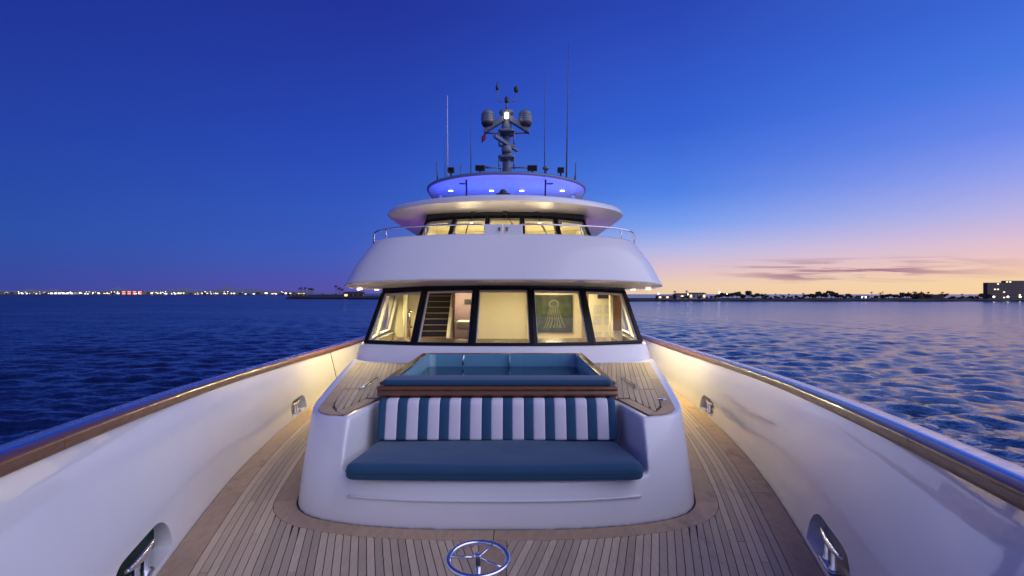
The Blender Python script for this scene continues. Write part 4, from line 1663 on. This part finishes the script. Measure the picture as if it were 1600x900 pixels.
hwl = empty('hand_wheel', (0, 0, 0), wd)
g = G()
nr = 96
path = [wp(2 * PI * i / nr, rimr) for i in range(nr)]
rad = []
for i in range(nr):
    rad.append(0.0135)
g.tube(path, rad, 10, closed=True)
g.build('rim', [M_CHROME], hwl)
for i in range(22):
    a = 2 * PI * (i + 0.5) / 22
    g = G(); g.lathe([(0.001, -0.012), (0.007, -0.009), (0.0095, 0), (0.007, 0.009), (0.001, 0.012)], tuple(wp(a, rimr - 0.006, -0.010)), 8)
    g.build('finger_grip', [M_CHROME], hwl)
for a in (R(172), R(62), R(-32)):
    g = G(); g.tube([wp(a, 0.02, 0.005), wp(a, rimr)], 0.0065, 8)
    g.build('spoke', [M_CHROME], hwl)
g = G(); g.lathe([(0.024, -0.03), (0.024, 0.018), (0.020, 0.026), (0.012, 0.028)], tuple(WC), 6, smooth=False)
g.build('hub', [M_CHROME], hwl, bevel=0.002)
g = G(); g.tube([WC + Vector((0, -0.005, -0.02)), WC + Vector((0, -0.03, -0.25)), (-0.03, 0.08, 0.12)], 0.014, 12)
g.build('spindle', [M_CHROME], wd)
g = G(); g.rprism(roundpoly([(-0.22, -0.28), (0.36, -0.28), (0.36, 0.16), (-0.22, 0.16)], 0.08), 0.001, 0.14, 0.03)
g.build('bed', [M_WHITE], wd)
M_BRASS = mat('brass_top', (0.42, 0.30, 0.20), 0.35, metal=0.6, var=0.2)
g = G(); g.lathe([(0.13, 0.13), (0.10, 0.18), (0.075, 0.27), (0.085, 0.36), (0.115, 0.405), (0.115, 0.42), (0.09, 0.43), (0.03, 0.432)], (0.185, -0.13, 0), 32)
g.build('capstan_drum', [M_BRASS], wd)
g = G(); g.lathe([(0.02, 0.42), (0.02, 0.455), (0.012, 0.458)], (0.19, -0.10, 0), 12)
g.build('capstan_cap', [M_DARK], wd)

# ------------------------------------------------------------------ radar mast
mast = empty('radar_mast', (0, 15, 4.56))
tag(mast, 'radar mast with two satellite domes and a lit white lamp', 'mast')
MB_ = Vector((0, 15, 4.56))


def mp_(g, name, m, parent=None, **kw):
    return g.build(name, [m], parent or mast, **kw)


def mz(v):      # height above the mast foot for a height in the picture plane of the mast
    return 1.85 + (459 - v) * 15 / 890 - 4.56


g = G(); g.tube([(0, 0, 0), (0, 0, mz(250)), (0, 0, mz(205))], [0.13, 0.11, 0.10], 12); mp_(g, 'column', M_MAST)
g = G(); g.tube([(0, 0, mz(212)), (0, 0, mz(192)), (0, 0, mz(178))], [0.19, 0.11, 0.09], 12); mp_(g, 'upper_column', M_MAST)
g = G(); g.rprism(roundpoly([(-0.22, -0.34), (0.22, -0.34), (0.22, 0.2), (-0.22, 0.2)], 0.1), mz(250), mz(250) + 0.06, 0.015); mp_(g, 'lower_platform', M_MAST)
g = G(); g.rprism(roundpoly([(-0.22, -0.34), (0.22, -0.34), (0.22, 0.2), (-0.22, 0.2)], 0.1), mz(210), mz(210) + 0.06, 0.015); mp_(g, 'upper_platform', M_MAST)
for s in (-1, 1):
    for a, b in ((268, 250), (232, 211)):
        g = G(); g.tube([(s * 0.19, -0.28, mz(a)), (s * 0.20, -0.28, mz(b))], 0.022, 8); mp_(g, 'strut', M_MAST)
g = G(); g.tube([(-0.21, -0.28, mz(232)), (0.21, -0.28, mz(232))], 0.03, 8); mp_(g, 'cross_strut', M_MAST)
# radar scanner bar, at rest
rs_ = empty('radar_scanner', (0, -0.3, mz(236)), mast)
rs_.rotation_euler = (0, 0, R(68))
g = G(); g.lathe([(0.11, -0.12), (0.13, -0.08), (0.13, 0.03), (0.08, 0.07)], (0, 0, 0), 18); mp_(g, 'gearbox', M_DOME, rs_)
g = G(); g.rprism(roundpoly([(-0.75, -0.05), (0.75, -0.05), (0.75, 0.05), (-0.75, 0.05)], 0.03), 0.071, 0.16, 0.02); mp_(g, 'scanner_bar', M_DOME, rs_)
g = G(); g.lathe([(0.02, -0.16), (0.10, -0.12), (0.13, 0), (0.10, 0.12), (0.02, 0.16)], (0, -0.2, mz(243)), 16); mp_(g, 'camera_ball', M_DOME)
g = G(); g.lathe([(0.001, -0.03), (0.03, 0), (0.001, 0.03)], (0.09, -0.31, mz(241)), 10); mp_(g, 'ball_lens', M_COOL)
for s in (-1, 1):
    arm = empty('dome_arm', (0, 0, 0), mast)
    a0, a1 = (s * 0.08, -0.05, mz(184)), (s * 0.60, -0.05, mz(206))
    g = G(); g.hexa([(min(a0[0], a1[0]) if False else a0[0], -0.14, a0[2] - 0.12), (a1[0], -0.12, a1[2] - 0.07), (a1[0], 0.06, a1[2] - 0.07), (a0[0], 0.06, a0[2] - 0.12),
                     (a0[0], -0.14, a0[2] + 0.06), (a1[0], -0.12, a1[2] + 0.05), (a1[0], 0.06, a1[2] + 0.05), (a0[0], 0.06, a0[2] + 0.06)])
    o = mp_(g, 'spreader', M_MAST, arm, bevel=0.02); fix_normals(o.data)
    g = G(); g.tube([(s * 0.12, -0.02, mz(209)), (s * 0.56, -0.02, mz(208))], 0.024, 8); mp_(g, 'tie_bar', M_MAST, arm)
    dm = empty('satellite_dome', (s * 0.49, -0.05, mz(201)), mast)
    g = G(); g.lathe([(0.06, -0.05), (0.07, 0.02), (0.13, 0.04), (0.165, 0.10), (0.17, 0.13)], (0, 0, 0), 24); mp_(g, 'dome_base', M_DARK, dm)
    g = G(); g.lathe([(0.172, 0.13), (0.178, 0.16), (0.178, 0.31), (0.165, 0.38), (0.125, 0.44), (0.06, 0.475), (0.01, 0.48)], (0, 0, 0), 28); mp_(g, 'radome', M_DOME, dm)
    for zz in (0.22, 0.28, 0.34):
        g = G(); g.lathe([(0.176, zz - 0.006), (0.181 if zz < 0.33 else 0.176, zz), (0.175, zz + 0.006)], (0, 0, 0), 28); mp_(g, 'dome_band', M_DARK, dm)
g = G(); g.lathe([(0.10, 0), (0.18, 0.03), (0.20, 0.07), (0.19, 0.11), (0.10, 0.14), (0.03, 0.16)], (0, -0.08, mz(182)), 24); mp_(g, 'top_disc', M_DOME)
g = G(); g.lathe([(0.055, -0.07), (0.06, -0.06), (0.06, 0.05), (0.05, 0.07)], (0, -0.26, mz(185.5)), 14); mp_(g, 'masthead_lamp', M_MASTL)
point_light('masthead_light', (0, 14.55, mz(186) + 4.56), 0.4, (1.0, 0.9, 0.75), 0.05)
g = G(); g.tube([(0, 0, mz(176)), (0, 0, mz(152))], [0.03, 0.02], 8); mp_(g, 'top_pole', M_MAST)
g = G(); g.lathe([(0.02, -0.1), (0.05, -0.06), (0.05, 0.05), (0.02, 0.09)], (0, 0, mz(156)), 10); mp_(g, 'pole_fitting', M_DARK)
g = G(); g.tube([(-0.25, 0, mz(136)), (-0.25, 0, mz(154)), (-0.21, 0, mz(158.5)), (0.21, 0, mz(158.5)), (0.25, 0, mz(154)), (0.25, 0, mz(140))], 0.011, 6); mp_(g, 'yoke', M_MAST)
g = G(); g.lathe([(0.03, -0.06), (0.045, 0), (0.02, 0.07), (0.004, 0.16)], (-0.25, 0, mz(137)), 12); mp_(g, 'wind_vane', M_DARK)
g = G(); g.lathe([(0.04, -0.07), (0.06, -0.03), (0.06, 0.05), (0.03, 0.08)], (0.25, 0, mz(140)), 12); mp_(g, 'anemometer', M_DARK)
# small pennant
M_FLAG = mat('red_flag', (0.30, 0.02, 0.06), 0.8, var=0.15)
g = G()
rows = [[(-0.55 - 0.11 * i / 5, 0.015 * math.sin(i * 1.7), mz(208) - 0.02 * i - 0.0 - k * 0.085) for k in range(3)] for i in range(6)]
g.grid(rows)
fo = g.build('pennant', [M_FLAG], loc=(0, 14.98, 4.56))
fo.modifiers.new('solid', 'SOLIDIFY').thickness = 0.004
tag(fo, 'small red pennant hanging below the mast spreader', 'flag')

# antennas and roof fittings
def whip(x, y, z0, z1, xt, r0, r1, m, label):
    t = empty('whip_antenna', (x, y, 4.555))
    g = G(); g.lathe([(0.035, 0), (0.035, 0.04), (0.022, 0.08), (0.018, 0.16)], (0, 0, 0), 10); g.build('base', [M_DARK], t)
    h = z1 - 4.555
    g = G(); g.tube([(0, 0, 0.1), ((xt - x) * 0.5, 0, h * 0.5), (xt - x, 0, h)], [r0, (r0 + r1) / 2, r1], 8); g.build('whip', [m], t)
    tag(t, label, 'antenna', 'antennas on the hard top')


M_WHIPW = mat('white_whip', (0.62, 0.64, 0.68), 0.4, var=0.05)
M_WHIPD = mat('dark_whip', (0.10, 0.12, 0.2), 0.5, var=0.05)
whip(-1.44, 14.0, 0, 6.72, -1.45, 0.016, 0.008, M_WHIPW, 'tall pale whip antenna, the palest one, dark water side of the hard top')
whip(-0.87, 14.0, 0, 6.55, -0.87, 0.013, 0.006, M_WHIPD, 'dark whip antenna between the pale antenna and the mast')
whip(0.94, 14.0, 0, 7.30, 0.94, 0.014, 0.005, M_WHIPD, 'thin dark whip antenna nearest the mast on the sunset side')
whip(1.475, 14.0, 0, 8.05, 1.54, 0.020, 0.006, M_WHIPD, 'tallest whip antenna, leaning slightly, on the sunset side of the hard top')
whip(-1.68, 13.9, 0, 5.07, -1.70, 0.015, 0.012, M_WHIPD, 'short stub antenna at the dark water edge of the hard top')
whip(1.68, 13.9, 0, 5.05, 1.70, 0.017, 0.012, M_WHIPD, 'short stub antenna at the sunset edge of the hard top')
whip(-1.12, 14.0, 0, 5.02, -1.12, 0.010, 0.010, M_WHIPD, 'short thin rod antenna beside the pale whip antenna')
whip(-1.52, 14.1, 0, 5.7, -1.52, 0.008, 0.005, M_WHIPD, 'very thin antenna close behind the pale whip antenna')


def flood(x, y, w, label):
    t = empty('flood_light', (x, y, 4.55))
    zc = 0.14 if abs(x) < 1 else 0.16
    g = G(); g.tube([(0, 0, 0), (0, 0, zc)], 0.02, 8); g.build('stem', [M_DARK], t)
    g = G(); g.hexa([(-w / 2, -0.06, zc - 0.06), (w / 2, -0.06, zc - 0.06), (w / 2, 0.08, zc - 0.05), (-w / 2, 0.08, zc - 0.05), (-w / 2, -0.08, zc + 0.06), (w / 2, -0.08, zc + 0.06), (w / 2, 0.08, zc + 0.06), (-w / 2, 0.08, zc + 0.06)])
    g.build('housing', [M_DARK], t, bevel=0.012)
    g = G(); g.box(-w / 2 + 0.02, w / 2 - 0.02, -0.084, -0.0815, zc - 0.03, zc + 0.04); g.build('lens', [M_BLACK], t)
    tag(t, label, 'floodlight', 'floodlights on the hard top')


flood(-1.27, 13.2, 0.15, 'small floodlight below the pale whip antenna')
flood(-0.58, 12.9, 0.22, 'wide floodlight just to the dark water side of the mast')
flood(0.60, 12.9, 0.22, 'wide floodlight just to the sunset side of the mast')
flood(1.27, 13.2, 0.15, 'small floodlight below the tallest whip antenna')
for s, lab in ((-1, 'slim trumpet horn pointing to the dark water side of the mast foot'), (1, 'slim trumpet horn pointing to the sunset side of the mast foot')):
    t = empty('trumpet_horn', (s * 0.12, 13.6, 4.56))
    g = G(); g.tube([(0, 0, 0), (0, 0, 0.30)], 0.022, 8); g.build('stem', [M_MAST], t)
    g = G(); g.tube([(0, 0, 0.30), (s * 0.25, 0, 0.305), (s * 0.40, 0, 0.31)], [0.016, 0.02, 0.035], 10); g.build('trumpet', [M_MAST], t)
    tag(t, lab, 'horn', 'horns at the mast foot')
t = empty('gps_antenna', (0.94, 13.4, 4.55))
g = G(); g.tube([(0, 0, 0), (0, 0, 0.22)], 0.014, 8); g.build('stem', [M_DARK], t)
g = G(); g.lathe([(0.03, 0.2), (0.08, 0.23), (0.085, 0.26), (0.06, 0.29), (0.02, 0.30)], (0, 0, 0), 18); g.build('mushroom', [M_DOME], t)
tag(t, 'mushroom shaped antenna on the hard top', 'antenna')
# search light on the brow
t = empty('search_light', (-0.03, 11.0, 3.601))
g = G(); g.tube([(0, 0, 0), (0, 0, 0.12)], 0.04, 10); g.build('stem', [M_DARK], t)
for dx, dz in ((-0.085, 0.12), (0.085, 0.12), (0.0, 0.19)):
    g = G(); g.lathe([(0.06, -0.07), (0.072, -0.05), (0.072, 0.05), (0.04, 0.10)], (dx, 0, dz), 18, 'Y'); g.build('lamp_housing', [M_DARK], t)
tag(t, 'cluster of three dark search lights on the roof brow', 'searchlight')

# ================================================================== shores
M_LAND = mat('dark_land', (0.02, 0.016, 0.016), 0.9, var=0.3, scale=0.05)
M_HILL = mat('far_hills', (0.17, 0.20, 0.34), 1.0, var=0.2, scale=0.002)  # distance haze put into the hills' base colour as blue
M_LEAF = mat('dark_foliage', (0.045, 0.05, 0.03), 0.9, var=0.4, scale=0.8, rand=0.25)
M_TRUNK = mat('trunk_bark', (0.07, 0.05, 0.04), 0.9, var=0.2, scale=3)
M_BLD = mat('building_wall', (0.16, 0.13, 0.13), 0.8, var=0.12, scale=0.3, rand=0.3)
M_TOWER = mat('tower_wall', (0.11, 0.08, 0.08), 0.8, var=0.1, scale=0.3)
M_PALE = mat('pale_wall', (0.42, 0.38, 0.38), 0.8, var=0.1, scale=0.3)
M_ROOFD = mat('dark_roof', (0.04, 0.035, 0.035), 0.8, var=0.2, scale=0.3)
M_WIN_Y = mat('lit_window_warm', (0.8, 0.6, 0.3), 0.5, emit=(1.0, 0.72, 0.38), estr=0.9)
M_WIN_W = mat('lit_window_white', (0.8, 0.8, 0.8), 0.5, emit=(1.0, 0.92, 0.80), estr=1.3)
M_WIN_D = mat('dark_window', (0.03, 0.03, 0.04), 0.2)
M_LAMPW = mat('street_lamp_white', (1, 1, 1), 0.5, emit=(1.0, 0.93, 0.82), estr=3.5)
M_LAMPO = mat('street_lamp_orange', (1, 0.6, 0.3), 0.5, emit=(1.0, 0.55, 0.25), estr=3)
M_REDG = mat('red_glow_sign', (1, 0.3, 0.2), 0.5, emit=(1.0, 0.25, 0.18), estr=1.4)
SEA = WATER_Z


def at(u, y, v=None):
    """ground position seen in picture column u at distance y"""
    return 0.12 + (u - 800) / 890 * y


def land(name, pts, label, top, m=M_LAND, back=400):
    """shore strip: list of (x, y) along the water edge; rises to 'top'"""
    g = G()
    front = [(x, y, SEA - 1) for x, y in pts]
    lip_ = [(x, y + 1, SEA + 0.5 * top) for x, y in pts]
    crest = [(x, y + 14, SEA + top * (0.9 + 0.25 * mnoise.noise((x * 0.03, 0, 0)))) for x, y in pts]
    rear = [(x * (1 + back / y), y + back, SEA + top) for x, y in pts]
    g.grid([front, lip_, crest, rear], smooth=False)
    o = g.build(name, [m])
    tag(o, label, None, kind='structure')


# far city shore on the left, hills behind it
DC = 3000.0
land('city_shore', [(at(u, DC), DC + 40 * math.sin(u * 0.05)) for u in range(-120, 470, 12)], 'low far shore of the city', 3.0, back=1500)
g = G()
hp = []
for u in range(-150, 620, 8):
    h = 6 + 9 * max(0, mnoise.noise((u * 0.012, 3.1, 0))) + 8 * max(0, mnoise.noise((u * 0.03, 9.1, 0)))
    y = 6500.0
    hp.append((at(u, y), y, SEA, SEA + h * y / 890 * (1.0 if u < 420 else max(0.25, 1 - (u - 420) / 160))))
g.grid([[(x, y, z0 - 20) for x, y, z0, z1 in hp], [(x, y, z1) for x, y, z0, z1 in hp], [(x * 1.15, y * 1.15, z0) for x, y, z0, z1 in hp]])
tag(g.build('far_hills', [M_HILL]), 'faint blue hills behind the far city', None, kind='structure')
# left point with palms
DP = 780.0
land('palm_point', [(at(u, DP), DP + (u - 450) * -0.5) for u in range(446, 640, 6)], 'low dark point of land with palms', 4.0, back=120)
# right shore
DRS = 520.0
land('sunset_shore', [(at(u, DRS), DRS + 3 * math.sin(u * 0.1)) for u in range(960, 1760, 8)], 'long low dark shore under the sunset', 2.2, back=150)


def building(name, x, y, w, d, h, wallm, label, group, cat_='building', rows=0, cols=0, lit=0.6, winm=None, roof=None, base=None, steps=None):
    b = empty(name, (x, y, (SEA + 2.0) if base is None else base))
    g = G(); g.box(-w / 2, w / 2, 0, d, -3, h)
    if steps:
        for (x0, x1, hh) in steps:
            g.box(x0, x1, 0.6, d - 0.5, h, hh)
    g.build('wall', [wallm], b)
    if roof:
        g = G(); g.hexa([(-w / 2 - 1, -1, h + 0.02), (w / 2 + 1, -1, h + 0.02), (w / 2 + 1, d + 1, h + 0.02), (-w / 2 - 1, d + 1, h + 0.02), (-w / 2 + 1, d * .4, h + roof), (w / 2 - 1, d * .4, h + roof), (w / 2 - 1, d * .6, h + roof), (-w / 2 + 1, d * .6, h + roof)])
        g.build('roof', [M_ROOFD], b)
    for r in range(rows):
        for c in range(cols):
            cw, ch = w / cols, h / rows
            litq = random.random() < lit
            g = G(); x0 = -w / 2 + cw * (c + 0.2); z0 = ch * (r + 0.3)
            g.box(x0, x0 + cw * 0.6, -0.12, -0.02, z0, z0 + ch * 0.45)
            g.build('window', [(winm or M_WIN_Y) if litq else M_WIN_D], b)
    tag(b, label, cat_, group)
    return b


# the far city: low lit waterfront buildings and lamps
u = -6.0
spans = []
random.seed(21)
while u < 470:
    w = random.uniform(4, 13)
    spans.append((u, w))
    u += w + random.uniform(-1, 6)
for u, w in spans:
    y = DC + random.uniform(60, 300)
    wm = w * y / 890
    hpx = random.uniform(2.5, 5.5) if u < 250 else random.uniform(2, 4.5)
    building('waterfront_building', at(u + w / 2, y), y, wm, 30, hpx * y / 890, M_BLD, 'small low building with lit windows on the far city shore', 'far city waterfront buildings',
             rows=1, cols=max(1, int(w / 4)), lit=0.72, winm=random.choice([M_WIN_W, M_WIN_W, M_WIN_Y]))
# the brightest block
building('lit_terminal', at(96, DC + 80), DC + 80, 130, 40, 14, M_PALE, 'long pale terminal with a bright roof line on the far city shore', None, rows=1, cols=6, lit=1, winm=M_WIN_W, roof=2)
building('red_lit_hall', at(206, DC + 40), DC + 40, 115, 40, 20, M_BLD, 'red lit hall, brightest building on the far city shore', None, rows=2, cols=4, lit=1, winm=M_REDG)
# lamps
def lamp_proto(m, h, r):
    g = G(); g.tube([(0, 0, -2), (0, 0, h)], r * 0.12, 6)
    pole = g.data('pole', [M_DARK])
    g = G(); g.lathe([(0.01, -r), (r * 0.7, -r * 0.6), (r, 0), (r * 0.7, r * 0.6), (0.01, r)], (0, 0, h), 10)
    head = g.data('lamp_head', [m])
    return pole, head


LW, LO = lamp_proto(M_LAMPW, 6, 1.7), lamp_proto(M_LAMPO, 6, 1.7)


def lamp(proto, loc, sc, label, group):
    t = empty('street_lamp', loc)
    t.scale = (sc, sc, sc)
    for nm, me in zip(('pole', 'lamp_head'), proto):
        o = bpy.data.objects.new(nm, me); COL.objects.link(o); o.parent = t
    tag(t, label, 'street lamp', group)


for i in range(90):
    u = random.triangular(-5, 460, 110)
    y = DC + random.uniform(5, 50)
    lamp(LW if random.random() < 0.75 else LO, (at(u, y), y, SEA + random.choice([3, 4, 8, 12])), random.uniform(0.5, 1.0), 'tiny street lamp glowing on the far city shore', 'street lamps of the far city')

# ---- palms and trees: a few prototypes copied
def leaf_blob(nleaf, rx, rz, size, seed):
    r = np.random.default_rng(seed)
    g = G()
    vs, fs = [], []
    for i in range(nleaf):
        d = r.normal(size=3); d /= np.linalg.norm(d)
        p = d * (r.uniform(0.35, 1.0) ** 0.5) * np.array([rx, rx, rz])
        p *= 1 + 0.35 * mnoise.noise((d[0] * 2 + seed, d[1] * 2, d[2] * 2))
        a = r.normal(size=3); a /= np.linalg.norm(a)
        b = np.cross(a, r.normal(size=3)); b /= np.linalg.norm(b)
        s = size * r.uniform(0.6, 1.3)
        o = len(vs)
        vs += [p + a * s, p + b * s * 0.6, p - a * s, p - b * s * 0.6]
        fs.append((o, o + 1, o + 2, o + 3))
    g.add(vs, fs)
    return g


tree_protos = []
for k in range(4):
    h = (5.0, 4.0, 6.0, 4.5)[k]
    crown = G()
    for q in range(5):
        bl = leaf_blob(70, 1.5 + 0.4 * random.random(), 1.1, 0.6, 50 + k * 7 + q)
        ox, oy, oz = random.uniform(-1.8, 1.8), random.uniform(-1.2, 1.2), h + random.uniform(-1.2, 0.9)
        crown.add([(x + ox, y + oy, z + oz) for x, y, z in bl.v], bl.f)
    tr = G()
    tr.tube([(0, 0, -1), (0.1, 0, h * 0.5), (0, 0, h * 0.85)], [0.35, 0.25, 0.15], 6)
    for q in range(3):
        a = q * 2.1 + k
        tr.tube([(0, 0, h * 0.5), (1.1 * math.cos(a), 0.8 * math.sin(a), h * 0.85)], [0.14, 0.06], 5)
    tree_protos.append((tr.data('trunk', [M_TRUNK]), crown.data('crown', [M_LEAF])))
palm_protos = []
for k in range(4):
    h = (8.0, 9.5, 7.0, 11.0)[k]
    tr = G()
    bend = random.uniform(-0.6, 0.6)
    tr.tube([(0, 0, -1), (bend * 0.3, 0, h * 0.5), (bend, 0, h)], [0.28, 0.2, 0.17], 6)
    cr = G()
    for q in range(22):
        a = q * 2.399
        rise = random.uniform(-0.5, 0.9)
        L = random.uniform(1.5, 2.1)
        rows = []
        for i in range(6):
            s = i / 5
            x = L * s * math.cos(a); y = L * s * math.sin(a)
            z = h + rise * s * 1.6 - 1.6 * s * s
            w = 0.28 * math.sin(PI * min(0.97, s * 0.9 + 0.12))
            rows.append([(bend + x - w * math.sin(a), y + w * math.cos(a), z - 0.15 * w), (bend + x, y, z + 0.04), (bend + x + w * math.sin(a), y - w * math.cos(a), z - 0.15 * w)])
        cr.grid(rows, smooth=False)
    palm_protos.append((tr.data('trunk', [M_TRUNK]), cr.data('crown', [M_LEAF])))


def plant(name, proto, loc, sc, label, group, cat_):
    t = empty(name, loc)
    t.scale = (sc, sc, sc)
    t.rotation_euler = (0, 0, random.uniform(0, 6.28))
    for nm, me in zip(('trunk', 'crown'), proto):
        o = bpy.data.objects.new(nm, me); COL.objects.link(o); o.parent = t
    tag(t, label, cat_, group)


random.seed(33)
# right shore trees and palms
u = 1052.0
while u < 1545:
    y = DRS + random.uniform(14, 40)
    dens = 1.0 + 0.35 * math.sin(u * 0.045)
    plant('shore_tree', random.choice(tree_protos), (at(u, y), y, SEA + 0.8), random.uniform(0.65, 1.0) * dens, 'low dark bushy tree on the sunset shore', 'trees on the sunset shore', 'tree')
    u += random.uniform(3.0, 8.5)
for u, hpx in [(1054, 15), (1073, 16), (1172, 13), (1174, 12), (1190, 11), (1196, 11), (1212, 11), (1220, 10), (1232, 11), (1243, 10), (1256, 12), (1282, 12), (1322, 11), (1362, 14), (1376, 13), (1380, 14),
               (1408, 13), (1412, 13), (1420, 14), (1428, 14), (1431, 14), (1440, 14), (1450, 14), (1473, 14), (1482, 12), (1503, 11), (1515, 10), (1300, 10)]:
    y = DRS + random.uniform(15, 45)
    k = random.randrange(4)
    h = (8.0, 9.5, 7.0, 11.0)[k]
    plant('shore_palm', palm_protos[k], (at(u, y), y, SEA + 2.2), max(0.3, (hpx * y / 890 - 2.0) / h), 'small palm in silhouette against the sunset glow', 'palms on the sunset shore', 'palm tree')
# low buildings on the right shore
building('shore_hall', at(1066, 545), 545, 10.5, 12, 4.6, M_PALE, 'low hall nearest the yacht on the sunset shore', None, rows=1, cols=3, lit=0.5, roof=1.0)
building('shore_hall', at(1090, 548), 548, 16, 12, 5.4, M_PALE, 'wide flat roofed hall beside the bright lamp on the sunset shore', None, rows=1, cols=5, lit=0.6, roof=0.8)
building('shore_house', at(1040, 540), 540, 14, 10, 3.4, M_BLD, 'low dim house on the sunset shore beside the yacht', None, rows=1, cols=4, lit=0.5)
building('shore_house', at(1350, 545), 545, 6, 8, 3.4, M_PALE, 'tiny pale house among trees on the sunset shore', None, rows=1, cols=2, lit=1.0, winm=M_WIN_W)
building('shore_shed', at(1455, 545), 545, 24, 8, 4.3, M_ROOFD, 'long dark shed on the sunset shore', None, rows=0, cols=0)
building('apartment_tower', at(1557, 560), 560, 18, 5, 16.0, M_TOWER, 'lower wing of the apartment block at the right picture edge', None, rows=6, cols=6, lit=0.10, winm=M_WIN_Y)
building('apartment_tower', at(1601, 563), 563, 38, 5, 18.0, M_TOWER, 'taller wing of the apartment block at the right picture edge', None, rows=7, cols=12, lit=0.08, winm=M_WIN_Y)
for (u, h, sc, lab) in ((1029, 7.2, 0.42, 'bright lamp on the sunset shore beside the yacht hull'), (1075, 6.5, 0.34, 'small bright lamp between the halls on the sunset shore'),
                        (1124, 8.4, 0.52, 'brightest lamp on the sunset shore, mirrored in the water'), (1136, 7, 0.30, 'faint lamp just right of the brightest shore lamp'),
                        (1553, 4.2, 0.5, 'white lamp at the foot of the apartment block, leftmost'), (1575, 4.2, 0.5, 'white lamp at the foot of the apartment block, middle'),
                        (1594, 4.2, 0.5, 'white lamp at the foot of the apartment block, rightmost')):
    y = 530.0
    t_before = None
    lamp(LW, (at(u, y), y, SEA + 2.0 + h - 6 * sc - 2), sc, lab, None)
# left point
random.seed(5)
u = 452.0
while u < 560:
    y = DP + random.uniform(0, 25)
    plant('point_tree', random.choice(tree_protos), (at(u, y), y, SEA + 2.2), random.uniform(0.45, 0.75), 'low dark bush on the palm point', 'bushes on the palm point', 'tree')
    u += random.uniform(3, 7)
ORD = iter(('first', 'second', 'third', 'fourth', 'fifth', 'sixth', 'seventh', 'eighth'))
for u, hpx in ((471, 17), (477, 17), (482, 16), (486, 16), (489, 15), (525, 20), (531, 17), (536, 15)):
    y = DP + random.uniform(5, 20)
    k = random.randrange(4)
    h = (8.0, 9.5, 7.0, 11.0)[k]
    plant('point_palm', palm_protos[k], (at(u, y), y, SEA + 2.0), (hpx * y / 890 - 1.5) / h, next(ORD) + ' palm from the tip of the low dark point, in silhouette', 'palms on the palm point', 'palm tree')
building('point_house', at(464, DP + 10), DP + 10, 16, 10, 5, M_BLD, 'dim low house at the tip of the palm point', None, rows=1, cols=3, lit=0.3)
building('point_house', at(552, DP - 20), DP - 20, 26, 10, 6, M_BLD, 'dark low building on the palm point beside the yacht', None, rows=1, cols=4, lit=0.2, roof=2)
